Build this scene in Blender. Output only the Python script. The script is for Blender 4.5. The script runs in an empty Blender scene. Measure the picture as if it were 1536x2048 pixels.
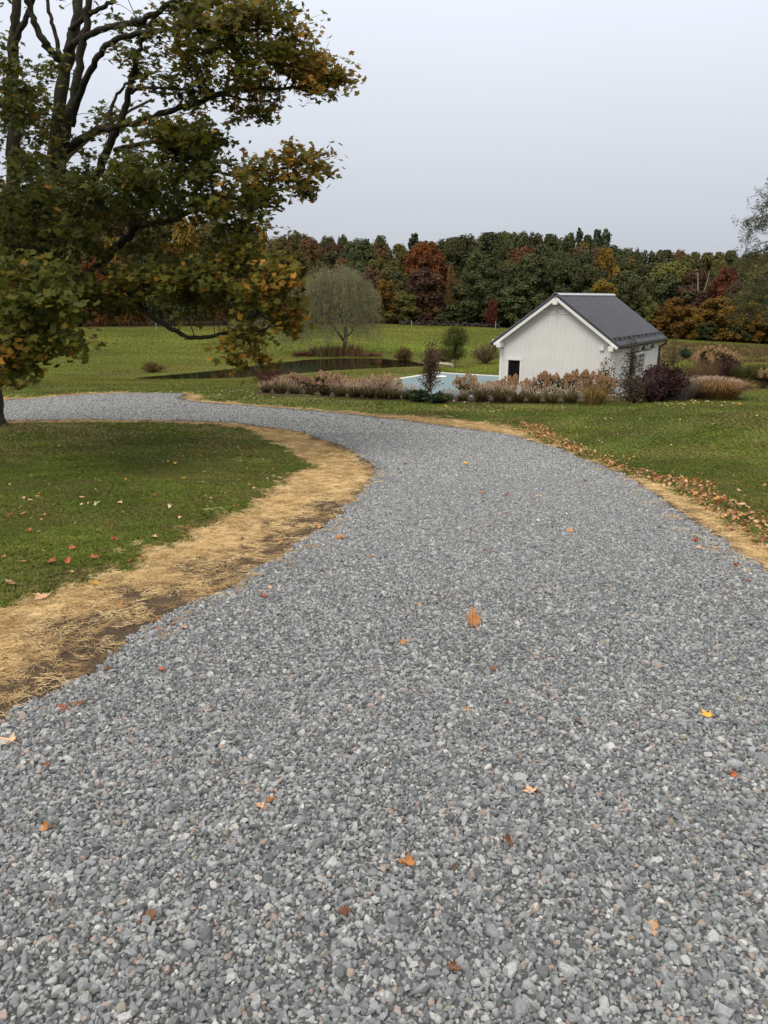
import bpy, math, random
import numpy as np
from mathutils import Vector
random.seed(7)
RNG = np.random.default_rng(11)
SC = bpy.context.scene
COL = SC.collection

# ------------------------------------------------------------------ camera
FPX = 1538.0
PITCH = math.radians(15.55)
CAMZ = 1.6
cam_d = bpy.data.cameras.new('camera')
cam = bpy.data.objects.new('camera', cam_d)
COL.objects.link(cam)
cam.location = (0, 0, CAMZ)
cam.rotation_euler = (math.radians(90) - PITCH, 0, 0)
cam_d.sensor_fit = 'VERTICAL'
cam_d.sensor_height = 36.0
cam_d.lens = 36.0 * FPX / 2048.0
cam_d.clip_start = 0.05
cam_d.clip_end = 5000
SC.camera = cam

# ------------------------------------------------------------------ world: overcast sky
SUN_EL, SUN_AZ = math.radians(52), math.radians(215)     # azimuth clockwise from +Y
world = bpy.data.worlds.new('World')
SC.world = world
world.use_nodes = True
wn = world.node_tree
for n in list(wn.nodes): wn.nodes.remove(n)
def WN(t): return wn.nodes.new(t)
wo = WN('ShaderNodeOutputWorld'); bg = WN('ShaderNodeBackground'); bg.inputs[1].default_value = 0.1
sky = WN('ShaderNodeTexSky'); sky.sky_type = 'NISHITA'; sky.sun_disc = False
sky.sun_elevation = SUN_EL; sky.sun_rotation = SUN_AZ
hs = WN('ShaderNodeHueSaturation'); hs.inputs['Saturation'].default_value = 0.3; hs.inputs['Value'].default_value = 0.8
tc = WN('ShaderNodeTexCoord'); sx = WN('ShaderNodeSeparateXYZ')
mx0 = WN('ShaderNodeMath'); mx0.operation = 'MAXIMUM'; mx0.inputs[1].default_value = 0.0
ramp = WN('ShaderNodeMapRange'); ramp.inputs['From Min'].default_value = 0; ramp.inputs['From Max'].default_value = 1
ramp.inputs['To Min'].default_value = 4.35; ramp.inputs['To Max'].default_value = 16.5
nz = WN('ShaderNodeTexNoise'); nz.inputs['Scale'].default_value = 1.6; nz.inputs['Detail'].default_value = 3
nm = WN('ShaderNodeMapRange'); nm.inputs['To Min'].default_value = 0.94; nm.inputs['To Max'].default_value = 1.06
mul = WN('ShaderNodeMath'); mul.operation = 'MULTIPLY'
vm = WN('ShaderNodeVectorMath'); vm.operation = 'SCALE'
zc = WN('ShaderNodeMapRange'); zc.inputs['From Min'].default_value = .32; zc.inputs['From Max'].default_value = .62; zc.interpolation_type = 'SMOOTHSTEP'
cm = WN('ShaderNodeMix'); cm.data_type = 'RGBA'; cm.inputs['A'].default_value = (0.91, 0.965, 1.07, 1); cm.inputs['B'].default_value = (1.08, 1.0, 0.88, 1)
mix = WN('ShaderNodeMix'); mix.data_type = 'RGBA'; mix.inputs['Factor'].default_value = 0.9
L = wn.links.new
L(tc.outputs['Generated'], sx.inputs[0]); L(sx.outputs['Z'], mx0.inputs[0]); L(mx0.outputs[0], ramp.inputs['Value'])
L(tc.outputs['Generated'], nz.inputs['Vector']); L(nz.outputs['Fac'], nm.inputs['Value'])
L(ramp.outputs[0], mul.inputs[0]); L(nm.outputs[0], mul.inputs[1]); L(mul.outputs[0], vm.inputs['Scale'])
L(mx0.outputs[0], zc.inputs['Value']); L(zc.outputs[0], cm.inputs['Factor']); L(cm.outputs['Result'], vm.inputs[0])
L(sky.outputs[0], hs.inputs['Color']); L(hs.outputs[0], mix.inputs['A']); L(vm.outputs[0], mix.inputs['B'])
L(mix.outputs['Result'], bg.inputs[0]); L(bg.outputs[0], wo.inputs[0])

sun_d = bpy.data.lights.new('sun', 'SUN'); sun_d.energy = 1.5; sun_d.angle = math.radians(25); sun_d.color = (1, 0.95, 0.87)
sun = bpy.data.objects.new('sun', sun_d); COL.objects.link(sun)
sd_ = Vector((math.sin(SUN_AZ) * math.cos(SUN_EL), math.cos(SUN_AZ) * math.cos(SUN_EL), math.sin(SUN_EL)))
sun.rotation_euler = sd_.to_track_quat('Z', 'Y').to_euler()
sun.location = (0, -10, 30)
SC.view_settings.view_transform = 'Standard'
SC.view_settings.look = 'None'
SC.view_settings.exposure = 0.3
SC.view_settings.gamma = 1.0
SC.view_settings.use_curve_mapping = False

# ------------------------------------------------------------------ helpers
def sstep(a, b, x):
    t = np.clip((np.asarray(x, float) - a) / (b - a), 0, 1)
    return t * t * (3 - 2 * t)

def smooth_table(pts, step=0.25, k=9):
    xs = np.arange(-40, 1700, step)
    ys = np.interp(xs, [p[0] for p in pts], [p[1] for p in pts])
    ker = np.hanning(k + 2)[1:-1]; ker /= ker.sum()
    pad = np.pad(ys, (k // 2, k // 2), mode='edge')
    return xs, np.convolve(pad, ker, 'valid')
PC = smooth_table([(-40, 1.0), (-10, .3), (-3, .1), (0, .0), (1.5, -.03), (3, -.17), (5, -.38), (8, -.75), (13, -1.3), (18, -1.62), (22, -1.78),
                   (28, -1.86), (31, -2.3), (34, -2.76), (36, -2.86), (47, -2.87), (50, -3.0), (58, -3.75), (62, -3.85), (80, -3.8), (1700, -3.8)])
PL = smooth_table([(-40, 1.0), (-10, .3), (-3, .1), (0, .0), (1.5, -.03), (3, -.17), (5, -.38), (8, -.75), (13, -1.3), (18, -1.62), (22, -1.76),
                   (28, -1.82), (29.5, -1.9), (54, -3.75), (62, -3.85), (80, -3.8), (1700, -3.8)])
WATER = -3.9

def seg_sd(poly, X, Y):
    """signed distance to a closed polygon, positive inside"""
    P = np.asarray(poly, float); X = np.asarray(X, float); Y = np.asarray(Y, float)
    d2 = np.full(X.shape, 1e18); ins = np.zeros(X.shape, bool)
    n = len(P)
    for i in range(n):
        ax, ay = P[i]; bx, by = P[(i + 1) % n]
        ex, ey = bx - ax, by - ay
        L2 = ex * ex + ey * ey + 1e-12
        t = np.clip(((X - ax) * ex + (Y - ay) * ey) / L2, 0, 1)
        d2 = np.minimum(d2, (X - ax - t * ex) ** 2 + (Y - ay - t * ey) ** 2)
        c = (ay > Y) != (by > Y)
        with np.errstate(divide='ignore', invalid='ignore'):
            xi = ax + (Y - ay) * ex / (ey if abs(ey) > 1e-12 else 1e-12)
        ins ^= c & (X < xi)
    d = np.sqrt(d2)
    return np.where(ins, d, -d)

CP, SP = math.cos(PITCH), math.sin(PITCH)
def ray(u, v):
    a = (u - 768) / FPX; b = -(v - 1024) / FPX
    d = np.array([a, CP + b * SP, -SP + b * CP])
    return d / d[1]                       # per metre of forward distance
def at(u, v, Y):
    d = ray(u, v); return np.array([d[0] * Y, Y, CAMZ + d[2] * Y])
def on_plane(u, v, z):
    d = ray(u, v); Y = (z - CAMZ) / d[2]; return np.array([d[0] * Y, Y, z])

POND_PX = [(258, 758), (290, 753), (327, 750), (386, 745), (467, 737), (511, 731), (560, 725), (612, 719), (680, 716), (761, 716.5), (818, 722), (852, 728),
           (848, 733), (795, 735.5), (735, 738), (663, 742), (565, 750), (480, 757), (400, 759.5), (300, 760)]
POND = [tuple(on_plane(u, v, WATER)[:2]) for u, v in POND_PX]

def H0(x, y):
    x = np.asarray(x, float); y = np.asarray(y, float)
    c = np.interp(y, *PC); l = np.interp(y, *PL)
    w = sstep(-6.5, -1.0, x)
    z = l * (1 - w) + c * w
    zfar = np.interp(x, [-90, -60, -30, 0, 15, 30, 45, 65, 100], [-3.0, -3.1, -2.9, -2.5, -2.9, -3.7, -4.7, -5.9, -6.6])
    t = np.clip((y - 74) / 56.0, 0, 1) ** 1.0
    t = np.where(y > 74, t, 0)
    z = z * (1 - t) + zfar * t
    # right side of the field falls away earlier
    z = z - 0.5 * sstep(12, 30, x) * sstep(48, 75, y) * (1 - t)
    # hill under the wood
    amp = np.interp(x, [-140, -80, -45, -10, 20, 50], [20, 15, 8, 3.0, 3, 0])
    z = z + amp * sstep(132, 215, y)
    # mound on the right lawn
    z = z + 0.42 * np.exp(-((y - 19.5) / 4.6) ** 2) * sstep(4.3, 9, x) + 0.10 * sstep(0, 1, (x - 3.6) / 3.0) * sstep(4, 8, y) * (1 - sstep(22, 27, y))
    # shallow swell of the left lawn under the maple
    z = z + 0.10 * np.exp(-(((y - 18) / 4) ** 2 + ((x + 9.5) / 3.0) ** 2))
    return z

def H(x, y):
    x = np.asarray(x, float); y = np.asarray(y, float)
    z = H0(x, y)
    m = (y > 48) & (y < 86) & (x > -40) & (x < 20)
    if np.any(m):
        xm = x[m] if x.ndim else x; ym = y[m] if y.ndim else y
        zm = z[m] if np.ndim(z) else z
        s = seg_sd(POND, xm, ym)
        inside = np.minimum(zm, WATER - 0.05 - 0.5 * np.clip(s / 2.0, 0, 1))
        bank = np.maximum(zm, WATER + 0.04 * np.clip(-s / 0.5, 0, 1))
        fall = np.clip(1 - (-s) / 8.0, 0, 1)           # pull nearby ground to the bank level
        near = np.minimum(bank, WATER + 0.04 + 0.080 * np.maximum(-s, 0))
        out = bank * (1 - fall) + near * fall
        res = np.where(s > 0, inside, out)
        if np.ndim(z): z = z.copy(); z[m] = res
        else: z = res
    return z

def ground(u, v):
    d = ray(u, v)
    ys = np.concatenate([np.arange(0.8, 40, 0.05), np.arange(40, 160, 0.25)])
    zs = H(d[0] * ys, ys) - (CAMZ + d[2] * ys)
    i = np.argmax(zs > 0)
    if zs[i] <= 0: i = len(ys) - 1
    if i == 0: y = ys[0]
    else:
        a, b = zs[i - 1], zs[i]; y = ys[i - 1] + (ys[i] - ys[i - 1]) * (-a) / (b - a + 1e-12)
    return np.array([d[0] * y, y, float(H(d[0] * y, y))])
def gxy(u, v): return tuple(ground(u, v)[:2])

def mesh_from(name, V, F=None, loops=None, sizes=None):
    me = bpy.data.meshes.new(name)
    V = np.asarray(V, np.float32)
    if loops is None:
        loops = np.array([i for f in F for i in f], np.int32); sizes = np.array([len(f) for f in F], np.int32)
    me.vertices.add(len(V)); me.vertices.foreach_set('co', V.ravel())
    me.loops.add(len(loops)); me.loops.foreach_set('vertex_index', np.asarray(loops, np.int32))
    me.polygons.add(len(sizes))
    st = np.concatenate([[0], np.cumsum(sizes)[:-1]]).astype(np.int32)
    me.polygons.foreach_set('loop_start', st)
    me.polygons.foreach_set('use_smooth', np.zeros(len(sizes), bool))
    me.update(calc_edges=True); me.validate()
    return me

def smooth(me, on=True):
    me.polygons.foreach_set('use_smooth', np.full(len(me.polygons), on, bool)); return me

def link(name, me, mat=None, parent=None, loc=None, rot=None):
    o = bpy.data.objects.new(name, me); COL.objects.link(o)
    if mat is not None:
        if isinstance(mat, (list, tuple)):
            for m_ in mat: me.materials.append(m_)
        else: me.materials.append(mat)
    if parent is not None: o.parent = parent
    if loc is not None: o.location = loc
    if rot is not None: o.rotation_euler = rot
    return o

def tag(o, label=None, cat=None, group=None, kind=None):
    if label: o['label'] = label
    if cat: o['category'] = cat
    if group: o['group'] = group
    if kind: o['kind'] = kind
    return o
def empty(name, loc, rz=0, label=None, cat=None, group=None):
    o = bpy.data.objects.new(name, None); COL.objects.link(o)
    o.location = loc; o.rotation_euler = (0, 0, rz); o.empty_display_size = .1
    return tag(o, label, cat, group)
def copy_tree(o, parent=None):
    c = o.copy(); COL.objects.link(c)
    if parent is not None: c.parent = parent
    for ch in [k for k in bpy.data.objects if k.parent == o]: copy_tree(ch, c)
    return c

class MB:
    def __init__(s): s.V = []; s.F = []
    def add(s, V, F):
        b = len(s.V); s.V += [tuple(map(float, v)) for v in V]; s.F += [tuple(b + i for i in f) for f in F]; return s
    def box(s, x0, x1, y0, y1, z0, z1):
        return s.add([(x0, y0, z0), (x1, y0, z0), (x1, y1, z0), (x0, y1, z0), (x0, y0, z1), (x1, y0, z1), (x1, y1, z1), (x0, y1, z1)],
                     [(0, 3, 2, 1), (4, 5, 6, 7), (0, 1, 5, 4), (1, 2, 6, 5), (2, 3, 7, 6), (3, 0, 4, 7)])
    def prism(s, poly, axis_vec):
        """poly: 3D points, extruded by axis_vec"""
        n = len(poly); a = np.array(poly, float); b = a + np.array(axis_vec)
        return s.add(list(a) + list(b), [tuple(range(n - 1, -1, -1)), tuple(range(n, 2 * n))] + [(i, (i + 1) % n, n + (i + 1) % n, n + i) for i in range(n)])
    def tube(s, pts, rad, sides=8):
        V, F = tube_arrays(pts, rad, sides); return s.add(V, F)
    def lathe(s, prof, c=(0, 0, 0), sides=16):
        V = []; F = []
        for r, z in prof:
            for k in range(sides):
                a = 2 * math.pi * k / sides; V.append((c[0] + r * math.cos(a), c[1] + r * math.sin(a), c[2] + z))
        for i in range(len(prof) - 1):
            for k in range(sides):
                F.append((i * sides + k, i * sides + (k + 1) % sides, (i + 1) * sides + (k + 1) % sides, (i + 1) * sides + k))
        F.append(tuple(range(sides - 1, -1, -1))); F.append(tuple((len(prof) - 1) * sides + k for k in range(sides)))
        return s.add(V, F)
    def build(s, name, mat=None, parent=None, sm=False, **k):
        me = mesh_from(name, s.V, s.F)
        if sm: smooth(me)
        return link(name, me, mat, parent, **k)

def tube_arrays(pts, rad, sides=7):
    P = np.asarray(pts, float); n = len(P)
    T = np.gradient(P, axis=0); T /= np.linalg.norm(T, axis=1)[:, None] + 1e-9
    ref = np.array([0, 0, 1.0]) if abs(T[0][2]) < .9 else np.array([1.0, 0, 0])
    V = []; F = []
    N = np.cross(T[0], ref); N /= np.linalg.norm(N)
    for i in range(n):
        N = N - T[i] * N.dot(T[i]); N /= np.linalg.norm(N) + 1e-9
        B = np.cross(T[i], N)
        for k in range(sides):
            a = 2 * math.pi * k / sides
            V.append(P[i] + rad[i] * (math.cos(a) * N + math.sin(a) * B))
    for i in range(n - 1):
        for k in range(sides):
            F.append((i * sides + k, i * sides + (k + 1) % sides, (i + 1) * sides + (k + 1) % sides, (i + 1) * sides + k))
    F.append(tuple(range(sides - 1, -1, -1))); F.append(tuple((n - 1) * sides + k for k in range(sides)))
    return V, F

def resample(pts, m):
    P = np.asarray(pts, float); n = len(P)
    t = np.linspace(0, n - 1, m); out = []
    for tt in t:                                     # Catmull-Rom
        i = min(int(tt), n - 2); f = tt - i
        p0, p1, p2, p3 = P[max(i - 1, 0)], P[i], P[i + 1], P[min(i + 2, n - 1)]
        out.append(0.5 * ((2 * p1) + (-p0 + p2) * f + (2 * p0 - 5 * p1 + 4 * p2 - p3) * f * f + (-p0 + 3 * p1 - 3 * p2 + p3) * f ** 3))
    return np.array(out)

def rand_rots(m, up=None, tilt=1.0, rng=RNG):
    """rotation matrices: z axis near 'up' (m,3) with random tilt, random spin"""
    if up is None: up = np.tile([0, 0, 1.0], (m, 1))
    n = up + tilt * rng.normal(size=(m, 3)); n /= np.linalg.norm(n, axis=1)[:, None] + 1e-9
    a = rng.normal(size=(m, 3)); a -= n * (a * n).sum(1)[:, None]; a /= np.linalg.norm(a, axis=1)[:, None] + 1e-9
    b = np.cross(n, a)
    return np.stack([a, b, n], axis=2)

def stamp(name, tv, tf, pos, R, S, tint=None):
    tv = np.asarray(tv, float); m = len(pos); n = len(tv)
    S = np.asarray(S, float)
    if S.ndim == 1: S = S[:, None]
    v = tv[None] * S[:, None, :] if S.shape[1] in (1, 3) else tv[None]
    V = np.einsum('mij,mnj->mni', R, v) + np.asarray(pos)[:, None, :]
    fl = np.array([i for f in tf for i in f]); fs = np.array([len(f) for f in tf])
    loops = (fl[None] + (np.arange(m) * n)[:, None]).ravel()
    sizes = np.tile(fs, m)
    me = mesh_from(name, V.reshape(-1, 3), loops=loops, sizes=sizes)
    if tint is None: tint = RNG.random(m)
    at_ = me.attributes.new('tint', 'FLOAT', 'FACE')
    at_.data.foreach_set('value', np.repeat(np.asarray(tint, np.float32), len(tf)).astype(np.float32))
    return me

def join_arrays(parts):
    V = []; F = []
    for v, f in parts:
        b = len(V); V += list(v); F += [tuple(b + i for i in q) for q in f]
    return V, F

# ------------------------------------------------------------------ materials
class NT:
    def __init__(s, name):
        s.m = bpy.data.materials.new(name); s.m.use_nodes = True; s.t = s.m.node_tree
        for n in list(s.t.nodes): s.t.nodes.remove(n)
        s.out = s.n('ShaderNodeOutputMaterial')
    def n(s, t, **k):
        nd = s.t.nodes.new(t)
        for a, b in k.items(): setattr(nd, a, b)
        return nd
    def l(s, a, b): s.t.links.new(a, b)
    def pos(s): return s.n('ShaderNodeNewGeometry').outputs['Position']
    def objc(s): return s.n('ShaderNodeTexCoord').outputs['Object']
    def noise(s, scale, detail=4, rough=.55, vec=None, dist=0):
        nd = s.n('ShaderNodeTexNoise'); nd.inputs['Scale'].default_value = scale; nd.inputs['Detail'].default_value = detail
        nd.inputs['Roughness'].default_value = rough; nd.inputs['Distortion'].default_value = dist
        s.l(vec if vec is not None else s.pos(), nd.inputs['Vector']); return nd.outputs['Fac']
    def ramp(s, fac, stops, interp='LINEAR'):
        nd = s.n('ShaderNodeValToRGB'); nd.color_ramp.interpolation = interp
        el = nd.color_ramp.elements
        while len(el) > 1: el.remove(el[0])
        el[0].position = stops[0][0]; el[0].color = (*stops[0][1], 1)
        for p, c in stops[1:]:
            e = el.new(p); e.color = (*c, 1)
        s.l(fac, nd.inputs[0]); return nd.outputs[0]
    def mixc(s, f, a, b, mode='MIX'):
        nd = s.n('ShaderNodeMix', data_type='RGBA', blend_type=mode)
        for k, v in (('Factor', f), ('A', a), ('B', b)):
            sk = nd.inputs[0] if k == 'Factor' else (nd.inputs[6] if k == 'A' else nd.inputs[7])
            if isinstance(v, (int, float)): sk.default_value = v
            elif isinstance(v, tuple): sk.default_value = (*v, 1)
            else: s.l(v, sk)
        return nd.outputs[2]
    def math(s, op, a, b=0.0, clamp=False):
        nd = s.n('ShaderNodeMath', operation=op); nd.use_clamp = clamp
        for i, v in enumerate((a, b)):
            if isinstance(v, (int, float)): nd.inputs[i].default_value = v
            else: s.l(v, nd.inputs[i])
        return nd.outputs[0]
    def mr(s, v, a, b, c=0.0, d=1.0):
        nd = s.n('ShaderNodeMapRange'); s.l(v, nd.inputs[0])
        for i, x in enumerate((a, b, c, d)): nd.inputs[i + 1].default_value = x
        return nd.outputs[0]
    def attr(s, name):
        return s.n('ShaderNodeAttribute', attribute_name=name).outputs['Fac']
    def rnd(s): return s.n('ShaderNodeObjectInfo').outputs['Random']
    def bump(s, h, strength=.5, dist=.02, nrm=None):
        nd = s.n('ShaderNodeBump'); nd.inputs['Strength'].default_value = strength; nd.inputs['Distance'].default_value = dist
        s.l(h, nd.inputs['Height'])
        if nrm is not None: s.l(nrm, nd.inputs['Normal'])
        return nd.outputs[0]
    def pbr(s, color, rough=.8, bump=None, metal=0.0, spec=.3, sss=None):
        p = s.n('ShaderNodeBsdfPrincipled')
        if isinstance(color, tuple): p.inputs['Base Color'].default_value = (*color, 1)
        else: s.l(color, p.inputs['Base Color'])
        if isinstance(rough, (int, float)): p.inputs['Roughness'].default_value = rough
        else: s.l(rough, p.inputs['Roughness'])
        p.inputs['Metallic'].default_value = metal
        p.inputs['Specular IOR Level'].default_value = spec
        if bump is not None: s.l(bump, p.inputs['Normal'])
        s.l(p.outputs[0], s.out.inputs[0]); return s.m
    def leafy(s, color, trans=.35, rough=.55, spec=.25):
        p = s.n('ShaderNodeBsdfPrincipled'); s.l(color, p.inputs['Base Color']); p.inputs['Roughness'].default_value = rough
        p.inputs['Specular IOR Level'].default_value = spec
        t = s.n('ShaderNodeBsdfTranslucent'); s.l(color, t.inputs[0])
        mx = s.n('ShaderNodeMixShader'); mx.inputs[0].default_value = trans
        s.l(p.outputs[0], mx.inputs[1]); s.l(t.outputs[0], mx.inputs[2]); s.l(mx.outputs[0], s.out.inputs[0]); return s.m

def flat(name, c, rough=.6, spec=.3, metal=0.0, var=.12, scale=3, bumpscale=None):
    t = NT(name); f = t.noise(scale, 5, .6)
    a = tuple(min(1, x * (1 + var)) for x in c); b = tuple(x * (1 - var) for x in c)
    col = t.ramp(f, [(.3, b), (.7, a)])
    bp = t.bump(t.noise(bumpscale, 4), .3, .01) if bumpscale else None
    return t.pbr(col, rough, bp, metal, spec)

def foliage(name, stops, trans=.3, rough=.6, objvar=.18, mottle=.4, spec=.2):
    t = NT(name)
    c = t.ramp(t.attr('tint'), stops)
    n = t.noise(.9 if mottle else 1, 3, .5)
    c = t.mixc(t.mr(n, .3, .7, 0, mottle), c, tuple(x * .62 for x in stops[len(stops) // 2][1]), 'MIX')
    hsn = t.n('ShaderNodeHueSaturation')
    t.l(t.mr(t.rnd(), 0, 1, .5 - .02, .5 + .02), hsn.inputs['Hue'])
    t.l(t.mr(t.rnd(), 0, 1, 1 - objvar, 1 + objvar), hsn.inputs['Value'])
    t.l(c, hsn.inputs['Color'])
    return t.leafy(hsn.outputs[0], trans, rough, spec)

# grass colour shared by the ground sheet and the tufts so that patches agree
def grass_patch_colour(t, base_stops, dry=(.17, .135, .055), dryamt=.6):
    f1 = t.noise(.55, 4, .6); f2 = t.noise(2.4, 4, .6)
    m = t.math('ADD', t.math('MULTIPLY', f1, .6), t.math('MULTIPLY', f2, .4))
    c = t.ramp(m, base_stops)
    d = t.mr(t.noise(.42, 6, .7, dist=.8), .46, .62, 0, dryamt)
    return t.mixc(d, c, dry)
LAWN_STOPS = [(.34, (.052, .072, .014)), (.5, (.086, .114, .019)), (.66, (.138, .166, .028))]

def mat_lawn():
    t = NT('lawn_ground')
    c = grass_patch_colour(t, LAWN_STOPS)
    fine = t.noise(60, 4, .7)
    c = t.mixc(t.mr(fine, .35, .7, 0, .45), c, (.035, .045, .014))
    dry = t.attr('dry'); c = t.mixc(t.math('MULTIPLY', dry, t.mr(t.noise(3, 5, .7), .35, .6, .2, .9)), c, (.095, .062, .03))
    b = t.bump(t.noise(55, 5, .75), .6, .03)
    return t.pbr(c, .95, b, spec=.1)
def mat_field():
    t = NT('field_grass')
    p = t.pos()
    mp = t.n('ShaderNodeMapping'); mp.inputs['Scale'].default_value = (.12, 1.0, 1); t.l(p, mp.inputs[0])
    streak = t.noise(.9, 5, .65, mp.outputs[0], 1.2)
    big = t.noise(.07, 4, .6, p, .5)
    c = t.ramp(t.math('ADD', t.math('MULTIPLY', streak, .5), t.math('MULTIPLY', big, .5)),
               [(.38, (.050, .060, .010)), (.47, (.080, .096, .014)), (.54, (.115, .130, .020)), (.62, (.175, .165, .040))])
    wv = t.n('ShaderNodeTexWave'); wv.bands_direction = 'Y'; wv.inputs['Scale'].default_value = .16; wv.inputs['Distortion'].default_value = 1.5
    wv.inputs['Detail'].default_value = 2; wv.inputs['Detail Scale'].default_value = .3; t.l(p, wv.inputs[0])
    c = t.mixc(t.mr(wv.outputs['Fac'], 0, 1, 0, .42), c, (.06, .085, .015))
    br = t.attr('bright'); c = t.mixc(t.math('MULTIPLY', br, t.mr(t.noise(.5, 4), .3, .6, .4, 1)), c, (.135, .19, .018))
    dr = t.attr('dry'); c = t.mixc(t.math('MULTIPLY', dr, t.mr(t.noise(.8, 6, .75), .3, .6, .35, 1)), c, (.155, .10, .05))
    fs = t.attr('litter'); c = t.mixc(t.math('MULTIPLY', fs, t.mr(t.noise(.6, 5, .7), .3, .55, .2, 1)), c, (.06, .042, .022))
    b = t.bump(t.noise(9, 5, .75), .7, .12)
    return t.pbr(c, .95, b, spec=.08)
def mat_forest_floor():
    t = NT('forest_floor'); c = t.ramp(t.noise(.8, 5, .7), [(.3, (.02, .016, .009)), (.7, (.05, .036, .02))])
    return t.pbr(c, .95, t.bump(t.noise(3, 4), .5, .2), spec=.05)

def mat_gravel():
    t = NT('gravel_bed'); p = t.pos()
    vo = t.n('ShaderNodeTexVoronoi'); vo.inputs['Scale'].default_value = 46; vo.inputs['Randomness'].default_value = 1; t.l(p, vo.inputs['Vector'])
    sep = t.n('ShaderNodeSeparateColor'); t.l(vo.outputs['Color'], sep.inputs[0])
    c = t.ramp(sep.outputs[0], [(0, (.10, .108, .118)), (.35, (.20, .215, .23)), (.7, (.33, .35, .365)), (.9, (.47, .48, .49)), (1, (.64, .64, .63))])
    pink = t.math('GREATER_THAN', sep.outputs[1], .965)
    c = t.mixc(pink, c, (.40, .29, .24))
    big = t.noise(.8, 4, .6); c = t.mixc(t.mr(big, .35, .7, 0, .16), c, (.10, .10, .105))
    c = t.mixc(t.attr('gap_shade'), c, (.07, .073, .078))  # shade of the gaps between stones, painted into the near bed colour
    dirt = t.attr('dirt'); c = t.mixc(t.math('MULTIPLY', dirt, t.mr(t.noise(7, 5, .7), .4, .6, 0, .8)), c, (.10, .075, .05))
    b = t.bump(vo.outputs['Distance'], -.9, .012)
    return t.pbr(c, .85, b, spec=.2)
def mat_stone():
    t = NT('crushed_stone'); r = t.rnd(); oc = t.objc()
    c = t.ramp(r, [(0, (.125, .136, .150)), (.22, (.205, .222, .240)), (.5, (.30, .323, .348)), (.75, (.40, .425, .45)), (.925, (.56, .575, .585)),
                   (.93, (.40, .31, .27)), (.955, (.50, .40, .36)), (.96, (.31, .27, .21)), (.972, (.36, .33, .27)), (.977, (.58, .58, .57)), (1, (.72, .71, .70))])
    n = t.noise(3.2, 6, .75, oc); c = t.mixc(t.mr(n, .40, .7, 0, .5), c, (.10, .105, .11))
    n2 = t.noise(11, 3, .8, oc); c = t.mixc(t.mr(n2, .56, .72, 0, .45), c, (.46, .46, .46))
    return t.pbr(c, .82, t.bump(t.noise(5, 5, .7, oc), .5, .15), spec=.25)
def mat_verge():
    t = NT('straw_over_soil'); p = t.pos()
    mp = t.n('ShaderNodeMapping'); mp.inputs['Rotation'].default_value = (0, 0, .6); mp.inputs['Scale'].default_value = (1, .35, 1); t.l(p, mp.inputs[0])
    f = t.noise(75, 4, .8, mp.outputs[0], 1.0)
    soil = t.ramp(t.noise(30, 6, .75), [(.3, (.055, .040, .028)), (.7, (.15, .11, .076))])
    straw = t.ramp(f, [(.3, (.13, .085, .04)), (.5, (.34, .23, .105)), (.72, (.60, .43, .21))])
    cover = t.attr('straw')
    k = t.math('ADD', cover, t.mr(t.noise(4.5, 5, .7), .3, .7, -.75, .25)); k = t.mr(k, .25, .7, 0, .85)
    c = t.mixc(k, soil, straw)
    b = t.bump(t.noise(26, 6, .8), .8, .05)
    return t.pbr(c, .95, b, spec=.08)
def mat_instcol(name, stops, rough=.7, trans=0.0, spec=.2):
    t = NT(name); c = t.ramp(t.rnd(), stops)
    return t.leafy(c, trans, rough, spec) if trans else t.pbr(c, rough, spec=spec)
def mat_tuft(name, dry=(.15, .12, .045)):
    t = NT(name)
    c = grass_patch_colour(t, [(.34, (.088, .118, .019)), (.5, (.135, .178, .026)), (.66, (.21, .245, .040))])
    c = t.mixc(t.mr(t.rnd(), .0, 1, 0, .38), c, (.05, .066, .016))
    c = t.mixc(t.math('GREATER_THAN', t.rnd(), .93), c, dry)
    return t.leafy(c, .25, .6, .2)
def mat_bark(name, a, b, moss=None, scale=9):
    t = NT(name); p = t.pos()
    mp = t.n('ShaderNodeMapping'); mp.inputs['Scale'].default_value = (1, 1, .22); t.l(p, mp.inputs[0])
    n = t.noise(scale, 6, .7, mp.outputs[0]); c = t.ramp(n, [(.3, a), (.7, b)])
    if moss: c = t.mixc(t.mr(t.noise(2.5, 4, .6), .5, .65, 0, .6), c, moss)
    return t.pbr(c, .9, t.bump(n, .8, .04), spec=.1)

M = {}
M['lawn'] = mat_lawn(); M['field'] = mat_field(); M['forest_floor'] = mat_forest_floor()
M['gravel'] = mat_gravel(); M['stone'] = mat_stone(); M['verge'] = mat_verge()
M['straw'] = mat_instcol('dry_straw', [(0, (.22, .145, .065)), (.4, (.47, .32, .145)), (.8, (.70, .51, .26)), (1, (.82, .65, .38))], .7)
M['tuft'] = mat_tuft('grass_blades')
M['bark'] = mat_bark('maple_bark', (.018, .015, .012), (.055, .047, .037), (.045, .05, .025))
M['bark_far'] = mat_bark('grey_bark', (.04, .034, .028), (.11, .095, .08))
M['birch'] = mat_bark('pale_bark', (.16, .14, .12), (.34, .32, .29))

# ------------------------------------------------------------------ ground sheets
def axis(segs):
    out = [segs[0][0]]
    for a, b, st in segs:
        n = max(1, int(round((b - a) / st))); out += list(np.linspace(a, b, n + 1)[1:])
    return np.array(out)

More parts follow.
